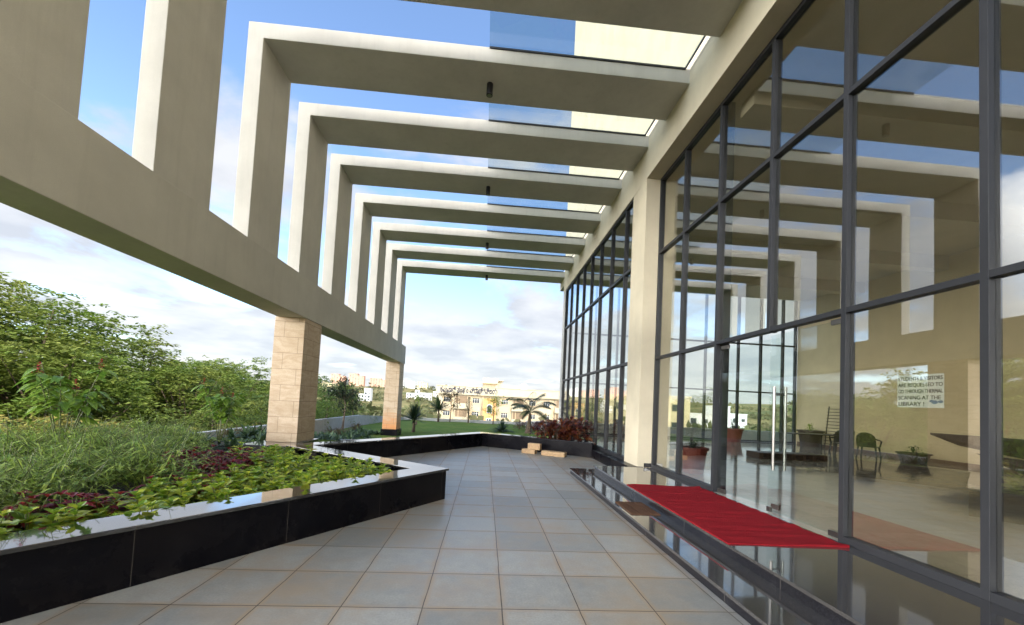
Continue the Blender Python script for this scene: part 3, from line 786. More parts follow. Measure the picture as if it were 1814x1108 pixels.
block(1.66, 12.52, .131, .40, .22, .19, aw+.1, "upright buff stone block resting on top of the shorter block")

# ------------------------------------------------------------------ lobby furniture
def pot(x, y, r, h, lab, matname='red_pot', plant='leaf_dark', ph=.9, seed=1, cat="potted plant"):
    t = thing("potted_plant", (x, y, .238), lab, cat)
    m = MB(); m.lathe((x, y, .24), [(r*.72, 0), (r*.95, h*.9), (r*1.06, h*.9), (r*1.06, h), (r*.92, h), (r*.9, h*.88)], 24); part(m, "pot", matname, t)
    m = MB(); q = random.Random(seed)
    for k in range(90):
        a = q.uniform(0, 6.28); el = q.uniform(.3, 1.4); d = Vector((math.cos(a)*math.cos(el), math.sin(a)*math.cos(el), math.sin(el)))
        b0 = Vector((x, y, .24+h*.9))+d*q.uniform(.05, ph*.7)
        m.leaf(b0, d+Vector((q.gauss(0, .4), q.gauss(0, .4), 0)), Vector((0, 0, 1)), q.uniform(.15, .3)*max(.5, ph), q.uniform(.03, .07), .5)
    for k in range(6):
        a = q.uniform(0, 6.28); m.tube([(x, y, .24+h*.85), (x+.2*ph*math.cos(a), y+.2*ph*math.sin(a), .24+h+ph*.6)], [.012, .005], 5)
    part(m, "foliage", plant, t)
pot(4.62, 8.42, .30, .56, "large dull red pot just inside the glass beside the cream column", ph=.25, seed=2)
pot(11.9, 18.1, .42, .62, "red pot with a small palm standing at the far lobby glass", ph=.8, seed=3)
pot(15.0, 17.2, .5, .75, "brown tub with a bushy plant in the far corner of the lobby", 'wood_dark', 'leaf_fern', .5, 5)
t = thing("ladder_stand", (15.2, 16.2, .238), "tall dark rack of thin rungs leaning near the lobby wall", "stand")
m = MB()
for yy in (15.75, 16.55): m.tube([(15.1, yy, .24), (15.3, yy, 2.1)], .022, 8)
part(m, "uprights", 'wood_dark', t)
for k in range(12):
    m = MB(); z = .45+.14*k; m.tube([(15.1+.2*(z-.24)/1.86, 15.68, z), (15.1+.2*(z-.24)/1.86, 16.62, z)], .014, 6); part(m, "rung", 'wood_dark', t)
pot(14.15, 12.1, .42, .34, "low dark tub of leafy plants beside the right hand chair in the lobby", 'wood_dark', 'leaf_dark', .35, 8)
def chair(x, y, rot, lab):
    t = thing("plastic_chair", (0, 0, 0), lab, "chair", "dark plastic armchairs in the lobby")
    m = MB(); m.prism([(-.24, -.22), (.24, -.22), (.26, .22), (-.26, .22)], .40, .43); part(m, "seat", 'dark_plastic', t, bevel=.01)
    for sx in (-1, 1):
        for sy in (-1, 1):
            m = MB(); m.tube([(sx*.27, sy*.25, 0), (sx*.23, sy*.2, .41)], [.022, .03], 8); part(m, "leg", 'dark_plastic', t)
        m = MB(); m.tube([(sx*.25, -.2, .42), (sx*.29, -.22, .62), (sx*.29, 0, .66), (sx*.27, .2, .68), (sx*.22, .28, .72)], .024, 8); part(m, "armrest", 'dark_plastic', t)
    m = MB(); n = 7
    for k in range(n+1):
        u = -1+2*k/n; xx = .26*u; yb = .22+.06*(1-u*u)
        m.v += [(xx, yb, .43), (xx*1.0, yb+.05, .62), (xx*.9, yb+.11, .80), (xx*.62, yb+.14, .92-.05*u*u)]
    for k in range(n):
        for j in range(3): m.f.append([4*k+j, 4*k+4+j, 4*k+5+j, 4*k+1+j]); m.m.append(0)
    o = m.build("backrest", 'dark_plastic', t); md = o.modifiers.new("thick", 'SOLIDIFY'); md.thickness = .02
    t.location = (x, y, .24); t.rotation_euler.z = rot
chair(14.35, 15.0, R(150), "dark plastic armchair nearest the rack by the lobby wall")
chair(13.35, 13.95, R(205), "dark plastic armchair in the middle of the lobby group")
chair(13.45, 12.95, R(120), "dark plastic armchair beside the low leafy tub, right of the group")
t = thing("pallet", (9.4, 11.8, .238), "low dark wooden pallet with square openings on the lobby floor", "pallet")
m = MB(); m.box(8.4, 10.6, 11.5, 12.1, .40, .43); m.box(8.4, 10.6, 11.5, 12.1, .245, .27); part(m, "deck", 'wood_dark', t)
for k in range(7):
    part(bx(8.4+.345*k, 8.4+.345*k+.13, 11.5, 12.1, .27, .40), "spacer", 'wood_dark', t)
t = thing("glass_table", (12.3, 14.2, .238), "thin legged dark table standing in the lobby behind the door handles", "table")
part(bx(11.4, 13.2, 13.8, 14.6, .93, .96), "tabletop", 'dark_plastic', t)
for xx in (11.5, 13.1):
    for yy in (13.9, 14.5): m = MB(); m.tube([(xx, yy, .24), (xx, yy, .93)], .02, 8); part(m, "leg", 'dark_plastic', t)
t = thing("reception_desk", (13.6, 9.4, .238), "dark brown reception desk with a pointed cantilevered top", "desk")
m = MB(); m.add([(14.25, 11.7, 1.22), (14.1, 7.6, 1.22), (13.3, 7.6, 1.22), (14.25, 11.7, 1.28), (14.1, 7.6, 1.28), (13.3, 7.6, 1.28), (14.2, 10.9, .95), (14.1, 7.6, .62), (13.4, 7.6, .62)],
                 [(3, 5, 4), (0, 3, 4, 1), (0, 2, 5, 3), (1, 4, 5, 2), (0, 6, 8, 2), (0, 1, 7, 6), (6, 7, 8), (1, 2, 8, 7)]); part(m, "desktop", 'wood_dark', t)
m = MB(); m.add([(14.14, 10.4, .78), (14.08, 7.65, .66), (13.6, 7.65, .66), (13.8, 10.2, .80), (14.1, 8.9, .24), (14.1, 7.6, .24), (13.5, 7.6, .24), (13.7, 8.8, .24)],
                [(0, 1, 2, 3), (4, 7, 6, 5), (0, 3, 7, 4), (3, 2, 6, 7), (2, 1, 5, 6), (1, 0, 4, 5)]); part(m, "pedestal", 'wood_dark', t)

# ------------------------------------------------------------------ planter plants
UP = Vector((0, 0, 1))
def leafy(name, seed, h, nstem, whorls, ll, lw, mat, droop=.45, erect=.35):
    """a small bedding plant: stems with crossed pairs of pointed oval leaves, at the origin"""
    q = random.Random(seed)
    t = thing(name, (0, 0, 0), None, None)
    ms, ml = MB(), MB()
    for s_ in range(nstem):
        a = q.uniform(0, 6.28); lean = q.uniform(.0, .35) if nstem > 1 else q.uniform(0, .1)
        hh = h*q.uniform(.7, 1.05)
        b0 = Vector((q.uniform(-.02, .02), q.uniform(-.02, .02), 0)); top = Vector((math.cos(a)*lean*hh, math.sin(a)*lean*hh, hh))
        mid = (b0+top)*.5+Vector((0, 0, .03*hh))
        ms.tube([b0, mid, top], [.005, .004, .003], 5)
        for w_ in range(whorls):
            f = (w_+.6)/(whorls-.4+.0001); f = min(1, f)
            p = b0.lerp(top, f); sc_ = (.7+.5*math.sin(math.pi*min(1, f*.85+.1)))*q.uniform(.8, 1.2)
            if w_ == whorls-1: sc_ *= .75
            for k in range(2 if w_ < whorls-1 else 4):
                aa = a+w_*1.57+k*(math.pi if w_ < whorls-1 else 1.57)+q.gauss(0, .25)
                d = Vector((math.cos(aa), math.sin(aa), erect+q.gauss(0, .15)+(.5 if w_ == whorls-1 else 0)))
                ml.leaf(p, d, UP, ll*sc_, lw*sc_, droop*q.uniform(.5, 1.3), .35, 0, 4)
    part(ms, "stem", 'stem', t); part(ml, "leaves", mat, t)
    return t
def place_all(protos, spots, label, cat, group, base=None, smin=.85, smax=1.2, q=None):
    used = set()
    for i, (x, y, z) in enumerate(spots):
        k = q.randrange(len(protos)); p = protos[k]
        o = p if k not in used else copy_tree(p)
        used.add(k)
        tag(o, label, cat, group)
        o.location = (x, y, z); o.rotation_euler.z = q.uniform(0, 6.28); s_ = q.uniform(smin, smax); o.scale = (s_, s_, s_*q.uniform(.9, 1.1))
    for k, p in enumerate(protos):
        if k not in used: 
            for ch in list(p.children): bpy.data.objects.remove(ch)
            bpy.data.objects.remove(p)
q = random.Random(21)
u_edge = (Vector(TIPi)-Vector(A0i)).normalized(); nrm = Vector((-u_edge.y, u_edge.x))
LE = (Vector(TIPi)-Vector(A0i)).length
limes, reds, ferns = [], [], []
# rows behind the front coping, wider towards the point of the bed
def inside(p, poly):
    c = False; n = len(poly)
    for i in range(n):
        x1, y1 = poly[i]; x2, y2 = poly[(i+1) % n]
        if (y1 > p[1]) != (y2 > p[1]) and p[0] < (x2-x1)*(p[1]-y1)/(y2-y1)+x1: c = not c
    return c
for s_ in [k*.20 for k in range(int(LE/.20))]:
    for row in range(9):
        d = .07+row*.19
        wmax = .64+.85*sm((s_-3.6)/1.6)
        if d > wmax: continue
        p = Vector(A0i)+u_edge*(s_+q.gauss(0, .05))+nrm*(d+q.gauss(0, .035))
        if not inside((p.x, p.y), soil_poly) or p.y < 1.8: continue
        if p.y > 5.6 and q.random() < .15: continue
        limes.append((p.x, p.y, BEDZ))
for k in range(400):
    x, y = q.uniform(-4.6, -1.6), q.uniform(6.0, 8.3)
    if len(limes) < 190 and x > -4.5+.0*y and (x > -3.55 or y > 7.0) and inside((x, y), soil_poly) and inside((x+.08, y+.08), soil_poly) and all((x-a)**2+(y-b)**2 > .035 for a, b, _z in limes): limes.append((x, y, BEDZ))
protos = [leafy("bedding_plant", 100+i, .20+.05*(i % 3), 2 if i % 2 else 3, 4, .155, .084, 'leaf_lime', .35, .6) for i in range(5)]
place_all(protos, limes, "lime green bedding plant with oval pointed leaves just behind the black coping", "plant", "lime green plants along the front of the bed", q=q)
for i in range(34):
    s_ = q.uniform(1.8, 5.4); d = q.uniform(.52, .95) if s_ < 4.4 else q.uniform(.7, 1.3)
    p = Vector(A0i)+u_edge*s_+nrm*d
    reds.append((p.x, p.y, BEDZ))
for i in range(48):
    x = q.uniform(-4.75, -3.55); y = q.uniform(5.7, 6.9)
    reds.append((x, y, BEDZ))
protos = [leafy("bedding_plant", 200+i, .27+.04*(i % 3), 3, 4, .12, .058, 'leaf_red', .45, .45) for i in range(4)]
place_all(protos, reds, "maroon leaved bedding plant among the green plants of the bed", "plant", "maroon plants in the bed", q=q)

def fern(seed):
    q = random.Random(seed); t = thing("feathery_shrub", (0, 0, 0), None, None); ms, ml = MB(), MB()
    for s_ in range(34):
        a = q.uniform(0, 6.28); lean = q.uniform(.1, .9); hh = q.uniform(.40, .74)
        b0 = Vector((q.gauss(0, .12), q.gauss(0, .12), 0)); top = b0+Vector((math.cos(a)*lean*hh, math.sin(a)*lean*hh, hh*(1-.25*lean)))
        ms.tube([b0, b0.lerp(top, .5)+Vector((0, 0, .04)), top], [.004, .003, .002], 4, cap=False)
        for k in range(26):
            f = .25+.75*k/33; p = b0.lerp(top, f)+Vector((0, 0, .04*math.sin(f*3.14)))
            aa = q.uniform(0, 6.28); d = Vector((math.cos(aa), math.sin(aa), q.uniform(-.1, .6)))
            ml.leaf(p, d, UP, q.uniform(.12, .22), q.uniform(.012, .019), .45, .2, 0, 2, [.3, 1, .0])
    part(ms, "stem", 'stem', t); part(ml, "leaves", 'leaf_fern', t)
    return t
for i in range(56):
    for _ in range(50):
        x = q.uniform(-7.1, -3.9); y = q.uniform(2.2, 9.2)
        s_ = (Vector((x, y))-Vector(A0i)).dot(u_edge); d = (Vector((x, y))-Vector(A0i)).dot(nrm)
        lim = .82 if s_ < 4.2 else 1.7
        if d > lim and not (x > -5.0 and 5.6 < y < 8.2) and inside((x, y), soil_poly) and x/y < -.71 and all((x-a)**2+(y-b)**2 > .14 for a, b, _z in ferns): break
    else: continue
    ferns.append((x, y, BEDZ))
place_all([fern(300+i) for i in range(4)], ferns, "feathery green shrub with thin leaves in the bed at the left", "shrub", "feathery shrubs in the bed", smin=.8, smax=1.25, q=q)

def tall(seed, h, loc, lab):
    q = random.Random(seed); t = thing("flowering_shrub", loc, lab, "shrub"); ms, ml, mp = MB(), MB(), MB()
    L0 = Vector(loc)
    for s_ in range(6):
        a = s_*1.05+q.uniform(-.3, .3); lean = q.uniform(.12, .34); hh = h*q.uniform(.72, 1)
        pts = [L0+Vector((math.cos(a)*lean*hh*f**1.3, math.sin(a)*lean*hh*f**1.3, hh*f)) for f in (0, .3, .6, .85, 1)]
        ms.tube(pts, [.012, .010, .008, .006, .004], 6)
        for k in range(24):
            f = q.uniform(.50, 1); i = min(3, int(f*4)); p = pts[i].lerp(pts[i+1], f*4-i) if i < 4 else pts[4]
            aa = q.uniform(0, 6.28); d = Vector((math.cos(aa), math.sin(aa), q.uniform(-.05, .45)))
            ml.leaf(p, d, UP, q.uniform(.16, .27), q.uniform(.075, .12), .65, .3, 0, 4)
        if s_ in (0, 2, 4):
            mp = MB()
            for k in range(46):
                z = q.random(); p = pts[4]+Vector((q.gauss(0, .022*(1.2-z)), q.gauss(0, .022*(1.2-z)), .16*z))
                mp.leaf(p, Vector((q.gauss(0, 1), q.gauss(0, 1), q.uniform(0, 1))), UP, .03, .022, .2, .2, 0, 2, [.2, 1, 0])
            part(mp, "flower", 'petal', t)
    part(ms, "stem", 'stem', t); part(ml, "leaves", 'leaf_tall', t)
tall(5, 1.62, (-6.35, 6.45, BEDZ), "tall shrub with broad leaves and dark red flower spikes, largest at the left")
tall(9, 1.42, (-6.0, 9.5, BEDZ), "tall slender shrub with red flower spikes beside the near stone pillar")

def straps(name, seed, n, ln, w, mat, spread=.5):
    q = random.Random(seed); t = thing(name, (0, 0, 0), None, None); ml = MB()
    for k in range(n):
        a = q.uniform(0, 6.28); el = q.uniform(spread, 1.35)
        d = Vector((math.cos(a)*math.cos(el), math.sin(a)*math.cos(el), math.sin(el)))
        ml.leaf(Vector((q.gauss(0, .04), q.gauss(0, .04), 0)), d, UP, ln*q.uniform(.6, 1.1), w, .35+.3*q.random(), .25, 0, 5, [.6, 1, .95, .8, .5, 0])
    part(ml, "leaves", mat, t)
    return t
def bed_z(x, y): return lawn_z(x, y) if y > 9.4 else BEDZ
sp = [(q.uniform(-7.1, -5.0), q.uniform(7.9, 9.5), BEDZ) for k in range(16)]
for i in range(70):
    y = 9.7+9.6*q.random()**.9; x = -4.7-1.3*q.random()-.02*(y-9.7)
    if abs(y-9.5) < .6 and x > -5: continue
    sp.append((x, y, bed_z(x, y)-.02))
place_all([straps("strap_leaf_plant", 400+i, 26, .62, .055, 'leaf_lily') for i in range(3)], sp, "clump of arching strap leaves in the bed between the two stone pillars", "plant", "strap leaf clumps between the pillars", q=q)
sp = []
for i in range(34):
    y = q.uniform(11, 22.5); x = q.uniform(-7.1, -6.0); sp.append((x, y, bed_z(x, y)-.02))
place_all([straps("bronze_grass_tuft", 420+i, 60, .72, .018, 'leaf_bronze', .8) for i in range(2)], sp, "bronze grassy tuft along the garden wall behind the pillars", "plant", "bronze grass tufts by the boundary wall", q=q)

def bushy(name, seed, r, h, mat, n, ll, lw, droop=.3, stemmat='bark', cone=0):
    q = random.Random(seed); t = thing(name, (0, 0, 0), None, None); ms, ml = MB(), MB()
    ms.tube([(0, 0, -.05), (.02, 0, h*.5), (0, .02, h*.9)], [.03*h+.01, .02*h+.005, .006], 6)
    for k in range(n):
        f = q.random(); z = h*(.12+.88*f); a = q.uniform(0, 6.28)
        prof = (1-f)**.8 if cone else math.sin(math.pi*min(1, .2+.75*f))**.6
        rr = r*prof*q.random()**.45*(1+.3*math.sin(3*a+seed)*(1-f))
        p = Vector((rr*math.cos(a), rr*math.sin(a), z)); d = Vector((math.cos(a), math.sin(a), q.uniform(-.2, 1)))
        ml.leaf(p, d+Vector((q.gauss(0, .4), q.gauss(0, .4), 0)), UP, ll*q.uniform(.6, 1.2), lw, droop, .3, 0, 2, [.15, 1, 0])
    for k in range(7):
        a = q.uniform(0, 6.28); z = h*q.uniform(.2, .6); ms.tube([(0, 0, z), (r*.6*math.cos(a), r*.6*math.sin(a), z+.25*h)], [.012*h+.003, .004], 5, cap=False)
    part(ms, "stem", stemmat, t); part(ml, "foliage", mat, t)
    return t
def crotons(spots, label, group):
    place_all([bushy("croton_bush", 500+i+len(spots), .45, .66, 'leaf_croton', 150, .30, .105, .3) for i in range(2)], spots, label, "shrub", group, smin=.8, smax=1.1, q=q)
crotons([(2.15, 13.75, .36), (2.55, 13.45, .36), (2.95, 13.2, .36), (2.75, 13.95, .36), (3.2, 12.95, .36), (3.15, 13.6, .36), (2.4, 14.2, .34), (3.25, 14.4, .3)], "crimson leaved croton bush at the glass corner behind the black wall", "croton bushes at the glass corner")
crotons([(3.2, 27.0, -.25), (3.9, 27.3, -.25), (4.6, 26.6, -.25), (5.2, 27.2, -.25), (5.8, 26.4, -.25), (2.5, 27.4, -.25)], "crimson leaved croton bush on the lawn behind the palm", "croton bushes on the lawn")

def single(o, loc, label, cat, rot=0, s=1):
    o.location = loc; o.rotation_euler.z = rot; o.scale = (s, s, s); tag(o, label, cat)
# fan and feather palms, conifers and small trees on the lawn
def yucca(seed, n, trunk_h, ln, w):
    q = random.Random(seed); t = thing("spiky_palm", (0, 0, 0), None, None); ms, ml = MB(), MB()
    ms.tube([(0, 0, -.1), (.03, 0, trunk_h*.5), (0, 0, trunk_h)], [.11, .075, .07], 9)
    for k in range(n):
        a = q.uniform(0, 6.28); el = q.uniform(-.1, 1.4); d = Vector((math.cos(a)*math.cos(el), math.sin(a)*math.cos(el), math.sin(el)))
        ml.leaf(Vector((0, 0, trunk_h))+d*.04, d, UP, ln*q.uniform(.7, 1.1), w, .12, .3, 0, 4, [.6, 1, .9, .6, 0])
    part(ms, "trunk", 'palm_bark', t); part(ml, "crown", 'leaf_palm', t); return t
single(yucca(1, 120, .66, 1.05, .06), (-3.72, 21.4, -.26), "small spiky palm on a short trunk near the far stone pillar", "palm")
single(yucca(2, 130, .95, 1.35, .075), (-3.65, 32.0, -.26), "large spiky palm with stiff radiating leaves at the left end of the hostel", "palm")
def featherpalm(seed, trunk_h, nf, ln):
    q = random.Random(seed); t = thing("feather_palm", (0, 0, 0), None, None); ms, ml, mk = MB(), MB(), MB()
    ms.tube([(0, 0, -.1), (0, 0, .15), (.03, 0, .45), (.06, 0, trunk_h)], [.27, .25, .15, .08], 10)
    for k in range(nf):
        a = k*2.4+q.uniform(-.2, .2); el = q.uniform(.55, 1.4)
        d = Vector((math.cos(a)*math.cos(el), math.sin(a)*math.cos(el), math.sin(el)))
        p = Vector((.06, 0, trunk_h)); pts = [p]
        lnk = ln*q.uniform(.8, 1.1)
        for s_ in range(8):
            d = (d+Vector((0, 0, -.16-.02*s_))).normalized(); p = p+d*lnk/8; pts.append(p)
        mk.tube(pts, [.018-.0018*i for i in range(9)], 5, cap=False)
        for s_ in range(1, 8):
            for h_ in range(4):
                pp = pts[s_].lerp(pts[s_+1], h_/4); dd = (pts[s_+1]-pts[s_]).normalized(); side = dd.cross(UP).normalized()
                for sg in (-1, 1):
                    ml.leaf(pp, side*sg*.8+dd*.6+Vector((0, 0, -.25)), UP, lnk*.26*math.sin(math.pi*(.12+.8*(s_+h_/4)/8)), .055, .35, .2, 0, 2, [.4, 1, 0])
    part(ms, "trunk", 'palm_bark', t); part(mk, "stalks", 'stem', t); part(ml, "crown", 'leaf_palm', t); return t
single(featherpalm(3, 1.45, 14, 2.1), (2.75, 24.0, -.26), "dark feather palm with arching fronds in the middle of the lawn", "palm", .4, .86)
single(straps("dwarf_palm", 31, 90, 1.45, .075, 'leaf_palm', .25), (1.15, 24.5, -.28), "low dark tuft of palm leaves left of the feather palm", "palm")
single(bushy("conifer_shrub", 32, .62, 2.1, 'leaf_dark', 1500, .14, .022, .1, cone=1), (-1.25, 32.2, -.26), "small pointed conifer standing on the lawn before the hostel", "shrub")
single(bushy("conifer_shrub", 33, .5, 2.0, 'leaf_fern', 1300, .15, .022, .1, cone=1), (-4.6, 27.5, -.26), "bright green pointed conifer just left of the fan palm", "shrub")
def sapling(seed, h, r, mat, n, ll):
    q = random.Random(seed); t = thing("small_tree", (0, 0, 0), None, None); ms, ml = MB(), MB()
    ms.tube([(0, 0, -.1), (.05, .02, h*.5), (0, 0, h)], [.035*h**.5, .025, .01], 7)
    tips = []
    for k in range(16):
        a = k*2.4; z = h*q.uniform(.3, .9); e = Vector((math.cos(a)*r*q.uniform(.5, 1), math.sin(a)*r*q.uniform(.5, 1), min(h*1.05, z+h*.22)))
        ms.tube([(0, 0, z), (e.x*.5, e.y*.5, z+h*.14), e], [.014, .009, .004], 5, cap=False); tips.append((e, Vector((0, 0, z))))
    for e, b0 in tips:
        for k in range(n):
            p = b0.lerp(e, q.uniform(.35, 1.1))+Vector((q.gauss(0, .12), q.gauss(0, .12), q.gauss(0, .12)))
            ml.leaf(p, Vector((q.gauss(0, 1), q.gauss(0, 1), q.uniform(-.5, .6))), UP, ll*q.uniform(.6, 1.2), ll*.42, .4, .3, 0, 2, [.15, 1, 0])
    part(ms, "trunk", 'bark', t); part(ml, "crown", mat, t); return t
single(sapling(41, 2.4, .95, 'leaf_bronze', 44, .18), (-2.75, 33.9-1.4, -.26), "thin bronze leaved sapling right beside the fan palm", "tree")
single(sapling(42, 2.1, .9, 'leaf_lime', 40, .18), (.75, 32.0, -.26), "thin green sapling before the orange bay of the hostel", "tree")
single(sapling(43, 2.3, .8, 'leaf_dark', 90, .16), (-6.9, 20.0, -.1), "dark bushy young tree between the two stone pillars", "tree")
single(sapling(44, 1.7, .7, 'leaf_tall', 40, .16), (7.6, 29.0, -.25), "slender sapling seen through the far bay glass", "tree")
sp = [(-8.4-1.6*q.random(), 15+1.7*k+q.uniform(-.5, .5), -1.6) for k in range(9)]
place_all([bushy("roadside_bush", 60+i, 1.2, 2.6, 'tree_a', 1500, .22, .07, .4) for i in range(2)], sp, "yellow green bush growing just beyond the garden wall", "bush", "bushes beyond the boundary wall", q=q)
sp = [(7.5+2.2*k+q.uniform(-.4, .4), 21.8+q.uniform(0, 1.2), -.25) for k in range(6)]
place_all([straps("strap_leaf_plant", 440+i, 40, 1.15, .05, 'leaf_fern') for i in range(2)], sp, "spiky green clump behind the white garden wall outside the lobby", "plant", "green clumps behind the white wall", q=q)

# ------------------------------------------------------------------ forest on the left
def tree_mesh(seed, H, R_, layers, mat, ncl, nlf, ls, flat=.35):
    q = random.Random(seed); t = thing("broadleaf_tree", (0, 0, 0), None, None); ms, ml = MB(), MB()
    trunk = [Vector((0, 0, -.6))]; p = Vector((0, 0, 0)); 
    for k in range(5):
        trunk.append(Vector((q.gauss(0, .12)*k, q.gauss(0, .12)*k, H*.17*k)))
    ms.tube(trunk, [.26, .22, .19, .15, .11, .06], 8)
    cl = []
    for k in range(ncl):
        f = (k+.5)/ncl
        z = H*(.30+.68*f+q.gauss(0, .03)); a = k*2.399+q.gauss(0, .3)
        prof = math.sin(math.pi*min(1, .18+.74*f))**.7
        rr = R_*prof*(.25+.78*q.random()**.5)
        c = Vector((rr*math.cos(a), rr*math.sin(a), z))
        cl.append(c)
        if k % 2 == 0:
            i = min(4, max(1, int(f*4))); b0 = trunk[i]
            ms.tube([b0, b0.lerp(c, .5)+Vector((0, 0, .06*H)), c], [.07, .04, .012], 5, cap=False)
    for c in cl:
        cr_ = R_*q.uniform(.2, .40)
        for sp_ in range(max(3, nlf//16)):                      # sprays inside the clump
            gc = lambda s_: max(-1.3*s_, min(1.3*s_, q.gauss(0, s_)))
            off = Vector((gc(.55), gc(.55), gc(flat)))*cr_
            aa = q.uniform(0, 6.28); dd = Vector((math.cos(aa), math.sin(aa), q.uniform(-.25, .35)))
            base = c+off; spl = cr_*q.uniform(.35, .8)
            for k in range(16):
                fq = k/16; p = base+dd*(spl*fq)+Vector((q.gauss(0, .03), q.gauss(0, .03), -.15*spl*fq*fq+q.gauss(0, .03)))
                th = aa+(1 if k % 2 else -1)*q.uniform(.7, 1.4); d = Vector((math.cos(th), math.sin(th), q.uniform(-.5, .35)))
                n_ = Vector((q.gauss(0, .5), q.gauss(0, .5), 1)).normalized(); side = d.cross(n_).normalized()
                ml.quad_leaf(p, d, side, ls*q.uniform(.7, 1.5), ls*q.uniform(.35, .6))
    part(ms, "trunk", 'bark', t); part(ml, "crown", mat, t); return t
protosA = [tree_mesh(700+i, 8.0+.5*i, 3.4, 6, 'tree_a', 60, 330, .19) for i in range(3)]
protosB = [tree_mesh(720+i, 7.0, 2.9, 6, 'tree_b', 52, 340, .18, .5) for i in range(2)]
protosC = [tree_mesh(740+i, 3.8, 2.6, 4, 'tree_c', 42, 330, .145, .3) for i in range(2)]
q = random.Random(77)
def forest(protos, spots, label, group, cat="tree"):
    used = set()
    for x, y, s_ in spots:
        k = q.randrange(len(protos)); p = protos[k]; o = p if k not in used else copy_tree(p); used.add(k)
        tag(o, label, cat, group); o.location = (x, y, terrain_z(x, y)-.15); o.rotation_euler.z = q.uniform(0, 6.28); o.scale = (s_, s_, s_*q.uniform(.92, 1.08))
forest(protosA, [(-25.5, 18.5, 1.32), (-21.5, 20.0, 1.16), (-24.2, 15.2, 1.22), (-27, 23.5, 1.2), (-18.2, 18.2, .96), (-21.5, 25.5, 1.08), (-31, 18, 1.2), (-16.8, 24, .84), (-25, 31, 1.1), (-20, 33, .98), (-31, 30, 1.15), (-36, 24, 1.2), (-22.5, 14, .98), (-28, 11.5, 1.1), (-34, 12, 1.2), (-18.5, 10.2, .72)],
       "feathery yellow green tree in the sunlit woodland beyond the garden wall", "feathery trees beyond the garden wall")
forest(protosB, [(-17.5, 30, .80), (-19.5, 40, .95), (-24, 42, 1.05), (-16.0, 36, .72), (-28, 38, 1.1), (-15.4, 20.5, .62), (-20.2, 28, .95), (-23, 52, 1.1), (-31, 48, 1.2), (-18, 50, .9), (-14.2, 15.0, .42), (-13.6, 28.5, .5)],
       "dense green tree in the woodland beyond the garden wall", "dense trees beyond the garden wall")
forest(protosC, [(-12.6, 11.5, .92), (-15.5, 13.0, 1.0), (-14.3, 8.6, .9), (-17.2, 9, 1.0), (-12.4, 15.2, .8), (-16.4, 16.0, 1.0), (-12.8, 19.0, .72), (-18.6, 12.8, 1.1), (-12.0, 22.5, .62), (-12.2, 6.8, .8), (-15.6, 6.2, .9), (-20, 7.5, 1.1), (-11.6, 9.2, .7), (-13.2, 25.4, .62), (-11.5, 27.5, .5), (-12.8, 33, .55), (-20.5, 16.0, 1.15), (-19.5, 22.5, 1.1), (-16.2, 28, .9), (-23.5, 9.5, 1.2), (-14.2, 38, .6)],
       "low dry yellow green bush tree at the front of the woodland", "low bush trees at the woodland edge")

# hillside scrub: nobody could count it
mb = MB(); q = random.Random(5)
for i in range(11000):
    a = R(q.uniform(-75, 75)); r = 46*math.exp(q.random()*2.9)
    x, y = r*math.sin(a), r*math.cos(a)
    if -16 < x < 62 and 74 < y < 100: continue
    if -12 < x < 30 and y < 74 and q.random() < .7: continue
    if math.sin(x*.022+1.3)*math.cos(y*.019)+q.gauss(0, .5) < (-.2 if r > 300 else .25): continue
    s_ = q.uniform(.7, 1.7)*(1+r/260); z = terrain_z(x, y)
    for k in range(10):
        p = Vector((x+q.gauss(0, .5)*s_, y+q.gauss(0, .5)*s_, z+abs(q.gauss(.3, .4))*s_))
        d = Vector((q.gauss(0, 1), q.gauss(0, 1), q.gauss(.2, .6))).normalized(); sd = d.cross(Vector((q.gauss(0, 1), q.gauss(0, 1), q.gauss(0, 1)))).normalized()
        mb.quad_leaf(p-d*.4*s_, d, sd, .9*s_, .6*s_)
tag(mb.build("hill_scrub", 'scrub'), kind="stuff")

